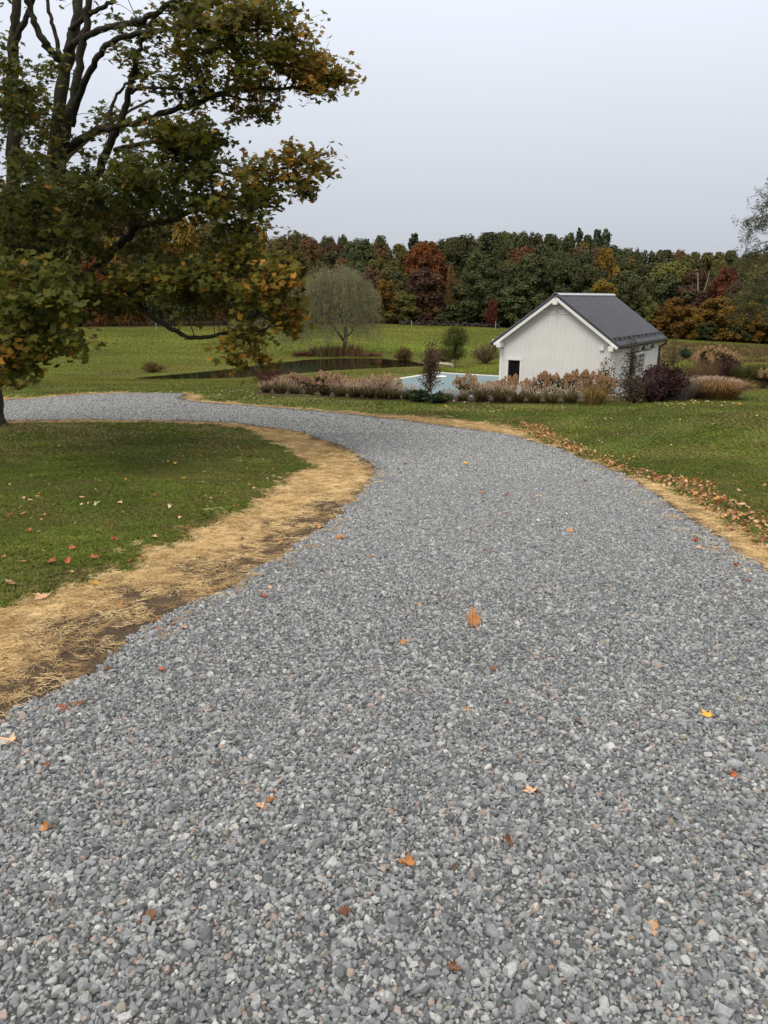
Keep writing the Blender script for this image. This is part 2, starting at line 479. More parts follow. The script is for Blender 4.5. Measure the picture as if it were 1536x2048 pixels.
def grid_mesh(name, xs, ys, zf, keep=None):
    X, Y = np.meshgrid(xs, ys); Z = zf(X, Y)
    nx, ny = len(xs), len(ys)
    idx = np.arange(nx * ny).reshape(ny, nx)
    q = np.stack([idx[:-1, :-1], idx[:-1, 1:], idx[1:, 1:], idx[1:, :-1]], -1).reshape(-1, 4)
    V = np.stack([X, Y, Z], -1).reshape(-1, 3)
    if keep is not None:
        kp = keep.reshape(-1); q = q[kp[q].any(1)]
        used = np.unique(q); rm = -np.ones(len(V), int); rm[used] = np.arange(len(used)); V = V[used]; q = rm[q]
    me = mesh_from(name, V, loops=q.ravel(), sizes=np.full(len(q), 4))
    smooth(me); return me, V

def vattr(me, name, vals):
    a = me.attributes.new(name, 'FLOAT', 'POINT'); a.data.foreach_set('value', np.asarray(vals, np.float32))

gx = axis([(-1500, -200, 120), (-200, -60, 8), (-60, -18, 1.2), (-18, 18, .25), (18, 60, 1.2), (60, 200, 8), (200, 1500, 120)])
gy1 = axis([(-60, -6, 6), (-6, 38, .25), (38, 52, .5)])
gy2 = axis([(52, 84, .5), (84, 133, 1.5)])
gy3 = axis([(133, 230, 5), (230, 1600, 90)])

# driveway edges traced on the ground
LEFT_G = [(0, 1460), (141, 1382), (234, 1319), (312, 1251), (443, 1194), (573, 1116), (677, 1038), (750, 962), (752, 934), (693, 897), (604, 866), (469, 847), (380, 843), (200, 841), (40, 843), (0, 844)]
RIGHT_G = [(0, 802), (60, 799), (150, 792), (240, 787.5), (352, 788), (372, 789.5), (356, 796), (372, 803), (420, 808), (500, 813), (600, 821), (700, 830), (800, 841), (900, 855), (1024, 873), (1115, 900), (1240, 950), (1314, 999), (1397, 1057), (1480, 1115), (1536, 1157)]
Lg = [gxy(*p) for p in LEFT_G]; Rg = [gxy(*p) for p in RIGHT_G]
ll, rr = Lg[-1], Rg[0]
GRAVEL = [(-4.6, -6), (-3.1, -1), (-2.3, 1.2)] + Lg + [(ll[0] - 8, ll[1] + .1), (ll[0] - 20, ll[1] - 1.5), (rr[0] - 22, rr[1] - 3.0), (rr[0] - 8, rr[1] - .8)] + Rg + [(3.4, 4.0), (3.7, 2), (3.4, -1), (2.6, -6)]
# straw band outlines
LEFT_S = [(0, 1232), (80, 1206), (156, 1178), (250, 1147), (312, 1111), (396, 1080), (469, 1035), (547, 996), (583, 960), (632, 934), (600, 912), (552, 884), (500, 860), (440, 850), (380, 846), (200, 844), (60, 846), (0, 847)]
RIGHT_S = [(0, 797), (60, 794.5), (150, 788.5), (240, 785.5), (340, 787), (370, 787.5), (400, 790), (408, 795), (398, 800), (440, 803.5), (500, 808), (600, 816), (700, 824), (800, 831), (900, 838), (1003, 850), (1037, 865), (1099, 892), (1190, 923), (1273, 958), (1355, 991), (1438, 1045), (1536, 1111)]
Ls = [gxy(*p) for p in LEFT_S]; Rs = [gxy(*p) for p in RIGHT_S]
STRAW = [(-5.6, -6), (-4.2, -1), (-3.4, 1.2)] + Ls + [(Ls[-1][0] - 8, Ls[-1][1] - .2), (Ls[-1][0] - 20, Ls[-1][1] - 2), (Rs[0][0] - 22, Rs[0][1] - 2.4), (Rs[0][0] - 8, Rs[0][1] - .3)] + Rs + [(4.1, 4.0), (4.4, 2), (4.0, -1), (3.3, -6)]

def wob(x, y, s=1.0, a=.05):
    return a * (np.sin(x * 5.1 * s + 1.3 * np.sin(y * 3.3 * s)) + np.sin(y * 6.7 * s + 1.7 * np.sin(x * 4.1 * s)) + .6 * np.sin((x * 1.3 + y) * 15 * s) + .5 * np.sin((x - y * 1.2) * 27 * s)) * .5
def near_gravel(x, y): return seg_sd(GRAVEL, x, y) + wob(x, y, 1, .04)
def near_straw(x, y): return seg_sd(STRAW, x, y) + wob(x, y, .8, .13)

def worn(x, y):
    f = np.sin(x * 1.7 + 1.9 * np.sin(y * 1.1)) * np.sin(y * 1.5 + 1.4 * np.sin(x * .9 + 1)) + .5 * np.sin(x * 4.3 + y * 2.1) * np.sin(y * 5.1 - x * 1.7)
    return sstep(.15, 1.0, f) * (x < 0) * (y < 22)
me, V = grid_mesh('lawn', gx, gy1, H)
sds = seg_sd(STRAW, V[:, 0], V[:, 1])
tr0 = ground(-42, 852)
dry = np.exp(-(np.hypot(V[:, 0] - tr0[0], V[:, 1] - tr0[1]) / 2.6) ** 2) * 1.2 + .55 * np.exp(-((sds + .1) / .35) ** 2) * (V[:, 1] < 14)
dry = dry + .75 * worn(V[:, 0], V[:, 1])
vattr(me, 'dry', np.clip(dry, 0, 1))
tag(link('lawn', me, M['lawn']), kind='structure')

me, V = grid_mesh('field', gx, gy2, H)
X_, Y_ = V[:, 0], V[:, 1]
br = np.exp(-(((X_ - 3) / 7) ** 2 + ((Y_ - 84) / 6) ** 2)) * .9 + sstep(14, 22, X_) * sstep(56, 60, Y_) * (1 - sstep(72, 78, Y_)) + sstep(2, 6, X_) * (1 - sstep(14, 18, X_)) * sstep(53, 56, Y_) * (1 - sstep(62, 68, Y_)) * .9
dr = sstep(20, 28, X_) * sstep(74, 80, Y_ + wob(X_, Y_, .05, 5)) * (1 - sstep(102, 112, Y_ + wob(X_, Y_, .04, 5))) * .9 + .35 * np.exp(-((Y_ - 126) / 5.0) ** 2) * (X_ < 0)
dr = dr + .35 * np.exp(-((seg_sd(POND, X_, Y_) + 2.5) / 2.5) ** 2)
vattr(me, 'bright', np.clip(br, 0, 1)); vattr(me, 'dry', np.clip(dr, 0, 1)); vattr(me, 'litter', sstep(126, 131, Y_ + wob(X_, Y_, .2, 2)))
tag(link('field', me, M['field']), kind='structure')
me, V = grid_mesh('hillside', gx, gy3, H)
tag(link('hillside', me, M['forest_floor']), kind='structure')

# pond water
px0, px1 = min(p[0] for p in POND) - 1, max(p[0] for p in POND) + 1
py0, py1 = min(p[1] for p in POND) - 1, max(p[1] for p in POND) + 1
t = NT('pond_water'); p = t.n('ShaderNodeBsdfPrincipled'); p.inputs['Base Color'].default_value = (.008, .009, .005, 1)
p.inputs['Roughness'].default_value = .04; p.inputs['Specular IOR Level'].default_value = .5
mp = t.n('ShaderNodeMapping'); mp.inputs['Scale'].default_value = (1, .5, 1); t.l(t.pos(), mp.inputs[0])
t.l(t.bump(t.noise(1.4, 3, .5, mp.outputs[0]), .02, .03), p.inputs['Normal']); t.l(p.outputs[0], t.out.inputs[0]); M['water'] = t.m
xs = np.arange(px0, px1, .5); ys = np.arange(py0, py1, .5)
X, Y = np.meshgrid(xs, ys); keep = seg_sd(POND, X, Y) > -.45
me, V = grid_mesh('pond_water', xs, ys, lambda x, y: x * 0 + WATER, keep)
tag(link('pond_water', me, M['water']), kind='structure')

def layer(name, sdf, lift, step, box, mat, inner=-.25, attrs=None, edge=.15, rough_fn=None):
    xs = np.arange(box[0], box[1], step); ys = np.arange(box[2], box[3], step)
    X, Y = np.meshgrid(xs, ys); S = sdf(X, Y)
    def zf(x, y):
        z = H(x, y) + np.clip(S / edge * lift, -.09, lift)
        if rough_fn is not None: z = z + rough_fn(x, y, S)
        return z
    me, V = grid_mesh(name, xs, ys, zf, S > inner)
    if attrs:
        for k, fn in attrs.items(): vattr(me, k, fn(V[:, 0], V[:, 1]))
    return tag(link(name, me, mat), kind='structure')

LUMP = lambda x, y: .010 * np.sin(x * 9 + 2 * np.sin(y * 5)) * np.sin(y * 11 + x * 3) + .008 * np.sin(x * 23 + y * 17)
def road_z(x, y): return H(x, y) + .030
def straw_cover(x, y):
    g = -seg_sd(GRAVEL, x, y)                       # metres outside the gravel
    bare = sstep(.10, 1.0, g + wob(x, y, .9, .25)) * (y < 9.5) + (y >= 9.5) * sstep(.0, .22, g + wob(x, y, 1, .08))
    right = (x > 0)
    return np.where(right, sstep(.02, .15, g) * .95, .12 + .88 * bare)
layer('soil_verge', near_straw, .015, .12, (-26, 7.5, -4, 36), M['verge'], inner=-.3, attrs={'straw': straw_cover}, edge=.1, rough_fn=lambda x, y, s: LUMP(x, y) * (s > 0) * .8)
layer('gravel_driveway', near_gravel, .032, .12, (-26, 6.5, -4, 33), M['gravel'], inner=-.2, attrs={'gap_shade': lambda x, y: 1 - sstep(4, 12, y), 'dirt': lambda x, y: np.exp(-np.clip(seg_sd(GRAVEL, x, y), 0, 9) / .12) * .8}, edge=.12)

# ------------------------------------------------------------------ geometry-node scatter for uncountable stuff
def scatter(name, protos, pos, rot, scl, idx, label, cat=None):
    c = bpy.data.collections.new(name + '_shapes')            # never linked: only a shape library
    for i, me in enumerate(protos):
        o = bpy.data.objects.new('%s_shape_%02d' % (name, i), me); c.objects.link(o)
    me = bpy.data.meshes.new(name); me.vertices.add(len(pos)); me.vertices.foreach_set('co', np.asarray(pos, np.float32).ravel())
    a = me.attributes.new('rot', 'FLOAT_VECTOR', 'POINT'); a.data.foreach_set('vector', np.asarray(rot, np.float32).ravel())
    a = me.attributes.new('scl', 'FLOAT_VECTOR', 'POINT'); a.data.foreach_set('vector', np.asarray(scl, np.float32).ravel())
    a = me.attributes.new('idx', 'INT', 'POINT'); a.data.foreach_set('value', np.asarray(idx, np.int32))
    me.update()
    ng = bpy.data.node_groups.new(name + '_nodes', 'GeometryNodeTree')
    ng.interface.new_socket('Geometry', in_out='INPUT', socket_type='NodeSocketGeometry')
    ng.interface.new_socket('Geometry', in_out='OUTPUT', socket_type='NodeSocketGeometry')
    gi = ng.nodes.new('NodeGroupInput'); go = ng.nodes.new('NodeGroupOutput')
    ip = ng.nodes.new('GeometryNodeInstanceOnPoints'); ci = ng.nodes.new('GeometryNodeCollectionInfo')
    ci.inputs['Collection'].default_value = c; ci.inputs['Separate Children'].default_value = True; ci.inputs['Reset Children'].default_value = True
    def na(n_, ty):
        q = ng.nodes.new('GeometryNodeInputNamedAttribute'); q.data_type = ty; q.inputs['Name'].default_value = n_
        return [s for s in q.outputs if s.enabled and s.name == 'Attribute'][0]
    l = ng.links.new
    l(gi.outputs[0], ip.inputs['Points']); l(ci.outputs[0], ip.inputs['Instance']); ip.inputs['Pick Instance'].default_value = True
    l(na('idx', 'INT'), ip.inputs['Instance Index']); l(na('rot', 'FLOAT_VECTOR'), ip.inputs['Rotation']); l(na('scl', 'FLOAT_VECTOR'), ip.inputs['Scale'])
    l(ip.outputs[0], go.inputs[0])
    o = bpy.data.objects.new(name, me); COL.objects.link(o)
    md = o.modifiers.new('scatter', 'NODES'); md.node_group = ng
    return tag(o, label, cat or name.replace('_', ' '), kind='stuff')

def jitter_grid(x0, x1, y0, y1, st):
    xs = np.arange(x0, x1, st); ys = np.arange(y0, y1, st)
    X, Y = np.meshgrid(xs, ys); X = X.ravel() + RNG.uniform(-.5, .5, X.size) * st; Y = Y.ravel() + RNG.uniform(-.5, .5, Y.size) * st
    return X, Y
def in_view(x, y, m=.35):
    """generous wedge around what the photo sees, with a margin to each side"""
    return np.abs(x) < .53 * y * 1.04 + m + .25

# crushed stones
import bmesh
def stone_mesh(k):
    bm = bmesh.new(); bmesh.ops.create_icosphere(bm, subdivisions=2, radius=1)
    rs = np.random.default_rng(100 + k); P = np.array([v.co[:] for v in bm.verts])
    for j in range(11):
        n = rs.normal(size=3); n /= np.linalg.norm(n); d = rs.uniform(.45, .82)
        s = P @ n - d; P = P - np.outer(np.maximum(s, 0), n)
    P = P * np.array([1.15, rs.uniform(.72, 1.0), rs.uniform(.6, .92)]) + rs.normal(size=P.shape) * .012
    for v, q in zip(bm.verts, P): v.co = q
    me = bpy.data.meshes.new('crushed_stone'); bm.to_mesh(me); bm.free(); me.materials.append(M['stone']); return me
stones = [stone_mesh(k) for k in range(14)]
PX, PY, SZ, ZZ = [], [], [], []
def stones_add(y0, y1, st, r, zlo, zhi, keepf=1.0):
    x, y = jitter_grid(-.53 * y1 - 3.2, .53 * y1 + 3.2, y0, y1, st)
    m = in_view(x, y, 2.7) & (RNG.random(x.size) < keepf); x, y = x[m], y[m]
    s = near_gravel(x, y); m = s > -.05 + .07 * RNG.random(x.size); x, y, s = x[m], y[m], s[m]
    PX.append(x); PY.append(y); SZ.append(r * np.exp(RNG.normal(-.03, .30, x.size))); ZZ.append(RNG.uniform(zlo, zhi, x.size) + np.clip(s / .12, -1, 0) * .03)
stones_add(.6, 3.4, .0120, .0094, -.004, .004)
stones_add(.7, 3.4, .018, .0075, .000, .007, .8)
stones_add(.7, 3.4, .022, .0100, .005, .012, .7)
stones_add(.7, 3.4, .09, .0150, .004, .012, .6)
stones_add(3.4, 7.0, .0138, .0098, -.004, .005)
stones_add(3.4, 7.0, .040, .0125, .004, .010, .6)
stones_add(7.0, 12.0, .0180, .0112, -.003, .007)
stones_add(12.0, 19.0, .028, .0140, -.004, .006)
stones_add(19.0, 32.0, .050, .0165, -.004, .006)
x = np.concatenate(PX); y = np.concatenate(PY); s = np.concatenate(SZ); zz = np.concatenate(ZZ); n = len(x)
# stray stones kicked over the verges
pos = np.stack([x, y, road_z(x, y) + zz], 1)
rot = np.stack([RNG.normal(0, .7, n), RNG.normal(0, .7, n), RNG.uniform(0, 6.283, n)], 1)
scl = s[:, None] * RNG.uniform(.85, 1.15, (n, 3))
scatter('gravel_stones', stones, pos, rot, scl, RNG.integers(0, len(stones), n), 'loose grey crushed stone covering the curving driveway', 'gravel')
print('stones', n)

# grass tufts
def tuft_mesh(k, n=16, h=1.0, spread=.9):
    rs = np.random.default_rng(200 + k); V = []; F = []
    for i in range(n):
        a = rs.uniform(0, 6.283); r = rs.uniform(0, .6) * spread; b = np.array([r * math.cos(a), r * math.sin(a), -.05])
        d = rs.uniform(0, 6.283); lean = rs.uniform(.1, .9); hh = h * rs.uniform(.55, 1.1); w = rs.uniform(.05, .09)
        tip = b + np.array([math.cos(d) * lean * hh, math.sin(d) * lean * hh, hh * (1 - .3 * lean)])
        mid = b + np.array([math.cos(d) * lean * hh * .35, math.sin(d) * lean * hh * .35, hh * .6])
        sd = np.array([-math.sin(d), math.cos(d), 0]) * w
        q = len(V); V += [b - sd, b + sd, mid + sd * .8, mid - sd * .8, tip]; F += [(q, q + 1, q + 2, q + 3), (q + 3, q + 2, q + 4)]
    me = mesh_from('grass_tuft', V, F); me.materials.append(M['tuft']); return me
tufts = [tuft_mesh(k) for k in range(8)]
GX, GY, GS = [], [], []
for (y0, y1, st, hh) in ((1.2, 8, .030, .032), (8, 14, .048, .038), (14, 24, .085, .045), (24, 36, .16, .055)):
    x, y = jitter_grid(-.53 * y1 - 4, .53 * y1 + 4, y0, y1, st)
    m = in_view(x, y, 3.5); x, y = x[m], y[m]
    s = near_straw(x, y); m = (s < .02) & ~((s > -.12) & (RNG.random(x.size) < .55)); 
    # thin, worn grass near the maple foot
    dd = np.hypot(x - tr0[0], y - tr0[1]); m &= RNG.random(x.size) > .85 * np.exp(-(dd / 2.4) ** 2) + .62 * worn(x, y)
    x, y = x[m], y[m]; GX.append(x); GY.append(y); GS.append(hh * RNG.uniform(.6, 1.35, x.size) * (1 + .25 * np.sin(x * 1.9 + np.sin(y * 1.3) * 2)))
x = np.concatenate(GX); y = np.concatenate(GY); s = np.concatenate(GS); n = len(x)
scl = np.stack([s * RNG.uniform(.8, 1.5, n), s * RNG.uniform(.8, 1.5, n), s], 1)
scatter('grass', tufts, np.stack([x, y, H(x, y)], 1), np.stack([RNG.normal(0, .12, n), RNG.normal(0, .12, n), RNG.uniform(0, 6.28, n)], 1), scl, RNG.integers(0, 8, n), 'short mown green grass of the lawns on both sides of the driveway', 'grass')
print('tufts', n)

M['tuft2'] = None
def mat_tuft2():
    t = NT('field_blades'); c = t.ramp(t.noise(.16, 5, .65), [(.36, (.072, .086, .014)), (.5, (.125, .146, .020)), (.64, (.205, .195, .042))])
    c = t.mixc(t.mr(t.rnd(), 0, 1, 0, .25), c, (.07, .08, .016)); c = t.mixc(t.math('GREATER_THAN', t.rnd(), .93), c, (.21, .17, .06)); return t.leafy(c, .25, .7, .1)
M['tuft2'] = mat_tuft2(); tufts2 = []
for me_ in tufts[:5]: q = me_.copy(); q.materials.clear(); q.materials.append(M['tuft2']); tufts2.append(q)
GX, GY, GS = [], [], []
for (y0, y1, st, hh) in ((36, 56, .18, .042), (56, 80, .25, .055), (80, 128, .40, .075)):
    x, y = jitter_grid(-.53 * y1 - 5, .53 * y1 + 5, y0, y1, st); m = in_view(x, y, 4.5)
    lx = (x - 5.34) * .8397 - (y - 35.9) * .5432; ly = (x - 5.34) * .5432 + (y - 35.9) * .8397
    m &= ~((lx > -9.3) & (lx < 5.4) & (ly > -4) & (ly < 8)); x, y = x[m], y[m]
    s = seg_sd(POND, x, y) if y0 > 50 else np.full(x.shape, -9.); m = s < -.35; x, y, s = x[m], y[m], s[m]
    GX.append(x); GY.append(y); GS.append(hh * RNG.uniform(.5, 1.4, x.size) * (1 - .5 * np.exp(s / 1.5)))
x = np.concatenate(GX); y = np.concatenate(GY); s = np.concatenate(GS); n = len(x)
scatter('field_tufts', tufts2, np.stack([x, y, H(x, y)], 1), np.stack([RNG.normal(0, .12, n), RNG.normal(0, .12, n), RNG.uniform(0, 6.28, n)], 1), np.stack([s * RNG.uniform(1.2, 3.4, n), s * RNG.uniform(1, 1.8, n), s], 1), RNG.integers(0, 5, n), 'uneven yellow green grass of the far field around the pond', 'grass')
print('field tufts', n)
# straw
def straw_mesh(k, n=24):
    rs = np.random.default_rng(300 + k); V = []; F = []
    for i in range(n):
        c = rs.uniform(-1, 1, 3) * [1, 1, .10]; a = rs.uniform(0, 6.283) if rs.random() < .6 else .5 + rs.normal() * .4
        L_ = rs.uniform(.35, 1.0); w = rs.uniform(.008, .014); d = np.array([math.cos(a), math.sin(a), rs.normal() * .16]); sd = np.array([-math.sin(a), math.cos(a), 0]) * w
        q = len(V); k_ = c + d * L_ * .5 + [0, 0, .05 * rs.random()]; up = np.array([0, 0, w])
        V += [c - d * L_ * .5 - sd, c - d * L_ * .5 + sd, c - d * L_ * .5 + up * 1.5, k_ - sd, k_ + sd, k_ + up * 1.5]
        F += [(q, q + 2, q + 5, q + 3), (q + 2, q + 1, q + 4, q + 5)]
    me = mesh_from('straw_bundle', V, F); me.materials.append(M['straw']); return me
straws = [straw_mesh(k) for k in range(8)]
SX, SY, SS = [], [], []
for (y0, y1, st, sz) in ((.8, 7, .034, .055), (7, 13, .06, .075), (13, 22, .12, .11), (22, 33, .22, .16)):
    x, y = jitter_grid(-.53 * y1 - 4, .53 * y1 + 4, y0, y1, st)
    m = in_view(x, y, 3.2); x, y = x[m], y[m]
    s = near_straw(x, y); g = near_gravel(x, y); m = (s > -.06) & (g < .02) & (RNG.random(x.size) < np.clip(straw_cover(x, y) * .9 + .08, .10, 1))
    m |= (s > -.35) & (s < 0) & (RNG.random(x.size) < .05) & (y < 13)
    m |= (g > 0) & (g < .25) & (RNG.random(x.size) < .035) & (y < 13)
    lump = np.sin(x * 3.1 + 2 * np.sin(y * 2.3)) * np.sin(y * 4.3 + x); m &= RNG.random(x.size) < (.60 + .26 * lump)
    x, y = x[m], y[m]; SX.append(x); SY.append(y); SS.append(sz * RNG.uniform(.7, 1.3, x.size))
x = np.concatenate(SX); y = np.concatenate(SY); s = np.concatenate(SS); n = len(x)
scatter('straw_mulch', straws, np.stack([x, y, H(x, y) + .022 + .01 * RNG.random(n) + .02 * (near_gravel(x, y) > 0)], 1), np.stack([RNG.normal(0, .12, n), RNG.normal(0, .12, n), RNG.uniform(0, 6.28, n)], 1), np.tile(s[:, None], (1, 3)), RNG.integers(0, 8, n), 'golden straw strewn over the bare soil along the driveway edges', 'straw')
print('straw', n)
# soil clods on the left verge
def clods():
    x, y = jitter_grid(-6, 1, 3, 12, .085); s = near_straw(x, y); g = near_gravel(x, y)
    m = (s > .05) & (g < 0) & (x < .6) & (RNG.random(x.size) < np.where(straw_cover(x, y) < .5, .55, .06)); x, y = x[m], y[m]; n = len(x)
    me_ = []
    for k in range(4):
        q = stones[k].copy(); q.materials.clear(); q.materials.append(M['soil']); me_.append(q)
    r = np.exp(RNG.normal(-4.4, .5, n))
    scatter('soil_clods', me_, np.stack([x, y, H(x, y) + .018], 1), RNG.uniform(0, 6.28, (n, 3)), np.tile(r[:, None], (1, 3)), RNG.integers(0, 4, n), 'crumbly dark soil clods lying in the straw beside the driveway', 'soil')
M['soil'] = flat('dark_soil', (.095, .07, .05), .95, .05, var=.4, scale=20)
clods()

# ------------------------------------------------------------------ fallen leaves
def leaf_outline():
    # half outline of a palmate maple leaf (x>=0), y from the stalk up
    return [(0, -.05), (.16, -.12), (.42, -.10), (.30, .06), (.62, .16), (.50, .26), (.78, .52), (.50, .48), (.40, .58), (.22, .46), (.26, .80), (.12, .78), (0, 1.08)]
def leaf_template(fold=.12, curl=.0):
    h = leaf_outline(); V = []
    def zz(x, y): return fold * abs(x) + curl * (y - .4) ** 2 + curl * .8 * x * x
    for x, y in h: V.append((x, y - .4, zz(x, y)))
    k = len(h)
    for x, y in h[1:-1]: V.append((-x, y - .4, zz(x, y)))
    right = list(range(k)); left = [0, k - 1] + [k + i for i in range(k - 3, -1, -1)] + []
    left = [0] + [k - 1] + [k + i for i in range(k - 3, -1, -1)]
    return V, [tuple(right), tuple(left)]
LV, LF = leaf_template()
def fallen_mesh(k):
    rs = np.random.default_rng(400 + k)
    V, F = leaf_template(rs.uniform(-.1, .45), rs.uniform(-.2, .75)); V = np.array(V)
    V[:, 2] += .10 * np.sin(V[:, 0] * 4 + rs.uniform(0, 6)) * np.cos(V[:, 1] * 3 + rs.uniform(0, 6)); V[:, 2] -= V[:, 2].min()
    st = len(V); V = np.vstack([V, [[-.02, -.42, V[0, 2]], [.02, -.42, V[0, 2]], [.05, -.95, .12], [.02, -.95, .12]]]); F = F + [(st, st + 1, st + 2, st + 3)]
    me = mesh_from('fallen_leaf', V, F); return me
def curled_mesh(k):
    rs = np.random.default_rng(450 + k); V, F = leaf_template(0, 0); V = np.array(V); a = V[:, 0] * 2.6
    V[:, 2] = .38 * (1 - np.cos(a)); V[:, 0] = .38 * np.sin(a); V[:, 2] += .1 * V[:, 1] ** 2; V[:, 2] -= V[:, 2].min()
    return mesh_from('fallen_leaf', V, F)
def mat_leaf(name, a, b, veins=True):
    t = NT(name); oc = t.objc(); n = t.noise(2.5, 5, .65, oc); c = t.ramp(n, [(.3, a), (.7, b)])
    hsn = t.n('ShaderNodeHueSaturation'); t.l(t.mr(t.rnd(), 0, 1, .75, 1.25), hsn.inputs['Value']); t.l(c, hsn.inputs['Color'])
    return t.leafy(hsn.outputs[0], .15, .55, .3)
LM = {'orange': mat_leaf('orange_leaf', (.40, .16, .05), (.62, .30, .11)), 'tan': mat_leaf('tan_leaf', (.48, .27, .15), (.68, .44, .28)),
      'red': mat_leaf('red_leaf', (.24, .06, .03), (.42, .13, .055)), 'yellow': mat_leaf('yellow_leaf', (.50, .27, .04), (.65, .38, .07)), 'brown': mat_leaf('brown_leaf', (.11, .05, .028), (.20, .095, .05)),
      'pale': mat_leaf('pale_leaf', (.45, .40, .24), (.6, .54, .36))}
FM = {}
for cname in LM:
    for k in range(5):
        m_ = fallen_mesh(k) if k < 3 else curled_mesh(k); m_.materials.append(LM[cname]); FM[(cname, k)] = m_
def put_leaf(u, v, size, col, k=None, label=None, rz=None, tilt=.25, group=None):
    g = ground(u, v); on_g = float(near_gravel(np.array([g[0]]), np.array([g[1]]))[0]) > -.02
    k = random.randrange(5) if k is None else k
    o = bpy.data.objects.new('fallen_leaf', FM[(col, k)]); COL.objects.link(o)
    o.location = (g[0], g[1], g[2] + (.040 if on_g else .032)); o.scale = (size * random.uniform(.75, 1), size, size * 1.0)
    o.rotation_euler = (random.uniform(-tilt, tilt) + .12, random.uniform(-tilt, tilt), random.uniform(0, 6.28) if rz is None else rz)
    tag(o, label, 'leaf', group)
    return o
NAMED = [(944, 1262, .085, 'orange', 1, 'large tan orange oak-shaped leaf standing out in the middle of the gravel', .2), (1410, 1445, .05, 'yellow', 0, 'yellow orange leaf on the gravel near the right edge of the view', None),
         (812, 1748, .052, 'orange', 3, 'rolled up orange brown leaf lying on the nearest gravel', 1.0), (745, 1122, .05, 'orange', 0, 'bright orange leaf lying flat in the centre of the gravel bend', None),
         (1083, 999, .055, 'yellow', 0, 'small golden leaf on the gravel far from the verges before the shed', None), (1470, 1141, .07, 'red', 4, 'dark red curled leaf on the gravel beside the right straw strip', None),
         (125, 1433, .055, 'red', 0, 'red leaf on the gravel close to the left bare soil edge', None), (420, 1438, .05, 'tan', 0, 'pinkish tan leaf on gravel right of the red leaf by the soil edge', None),
         (17, 1502, .062, 'tan', 2, 'tan leaf at the left rim of the gravel', 1.2), (325, 1355, .045, 'red', 1, 'small deep red leaf on gravel below the verge leaf cluster', None),
         (85, 1204, .11, 'tan', 1, 'pale pinkish leaf where the left lawn meets the straw', None), (188, 1175, .07, 'yellow', 0, 'bright yellow leaf at the border of left lawn and straw', None),
         (908, 1962, .035, 'brown', 4, 'dark brown curled scrap of leaf on the closest gravel', None), (95, 1678, .045, 'orange', 4, 'orange brown leaf at the lower left on the gravel', None),
         (1460, 1568, .04, 'red', 3, 'rusty curled leaf at the lower right on the gravel', None), (808, 1298, .04, 'orange', 0, 'small orange leaf left of the large standing leaf', None),
         (240, 1218, .07, 'orange', 3, 'orange leaf lying on the straw of the left verge', None), (810, 933, .10, 'orange', 0, 'orange leaf on the far gravel in line with the left bend', None), (932, 932, .10, 'yellow', 1, 'yellow brown leaf on the far gravel below the bed', None)]
for u, v, s, c, k, lab, rz in NAMED:
    o = put_leaf(u, v, s, c, k, lab, rz)
    if u == 944: o.rotation_euler = (1.0, .15, .35); o.scale = (.075, .115, .09); o.location.z += .045
GR = [(540, 1185, 'tan'), (530, 1203, 'red'), (345, 1262, 'red'), (320, 1270, 'orange'), (368, 1268, 'tan'), (316, 1252, 'red'), (893, 1206, 'tan'), (960, 992, 'orange'), (1014, 997, 'red'), (520, 1632, 'tan'), (545, 1622, 'orange'), (65, 1545, 'brown'),
      (93, 1547, 'red'), (217, 1353, 'brown'), (932, 1437, 'tan'), (985, 1352, 'brown'), (1012, 1706, 'brown'), (1168, 967, 'red'), (1012, 1034, 'red'), (970, 1109, 'red'), (680, 1085, 'orange'), (645, 1152, 'brown'), (690, 1110, 'red'), (1320, 1062, 'red'), (1395, 1103, 'tan'),
      (1427, 1104, 'orange'), (1012, 1420, 'brown'), (1155, 1460, 'brown'), (690, 1850, 'brown'), (160, 1425, 'brown'), (1390, 1090, 'red'), (835, 1222, 'tan'), (905, 1755, 'brown'), (1060, 1600, 'tan'), (1500, 1260, 'brown'), (1300, 1880, 'tan'), (300, 1860, 'brown'), (640, 1060, 'orange'), (560, 1090, 'orange'), (1140, 1070, 'orange'), (1070, 1840, 'tan'), (1495, 1172, 'brown')]
for u, v, c in GR:
    put_leaf(u, v, random.uniform(.032, .052) * (1 if v > 1100 else 1.7), c, None, 'small %s fallen leaf on the grey gravel' % {'red': 'dark red'}.get(c, c), None, .3, 'small leaves on the gravel')
LL = [(75, 998, 'orange'), (48, 1000, 'tan'), (45, 1033, 'orange'), (22, 1036, 'red'), (60, 1068, 'orange'), (45, 1131, 'orange'), (146, 1152, 'tan'), (195, 1012, 'pale'), (368, 960, 'yellow'), (240, 1010, 'tan'), (310, 995, 'red'), (470, 1017, 'yellow'), (360, 1040, 'tan'), (105, 1130, 'red'), (137, 1128, 'red'), (425, 1053, 'brown'),
      (350, 930, 'yellow'), (307, 963, 'tan'), (150, 935, 'tan'), (265, 1128, 'red'), (283, 1122, 'orange'), (230, 1085, 'red'), (165, 1000, 'tan'), (250, 962, 'orange'), (410, 948, 'tan'), (65, 955, 'tan'), (310, 1080, 'tan'), (190, 1122, 'red'), (375, 1062, 'red'), (510, 980, 'tan'), (560, 960, 'pale'), (60, 1005, 'tan'), (400, 915, 'orange'),
      (185, 932, 'orange'), (20, 1175, 'tan'), (120, 895, 'tan'), (480, 925, 'tan'), (340, 1018, 'pale'), (225, 1060, 'brown'), (145, 1103, 'red')]
for u, v, c in LL:
    put_leaf(u, v, random.uniform(.05, .085), c, None, 'small %s fallen leaf in the grass of the left lawn' % {'pale': 'pale cream'}.get(c, c), None, .35, 'leaves on the left lawn')

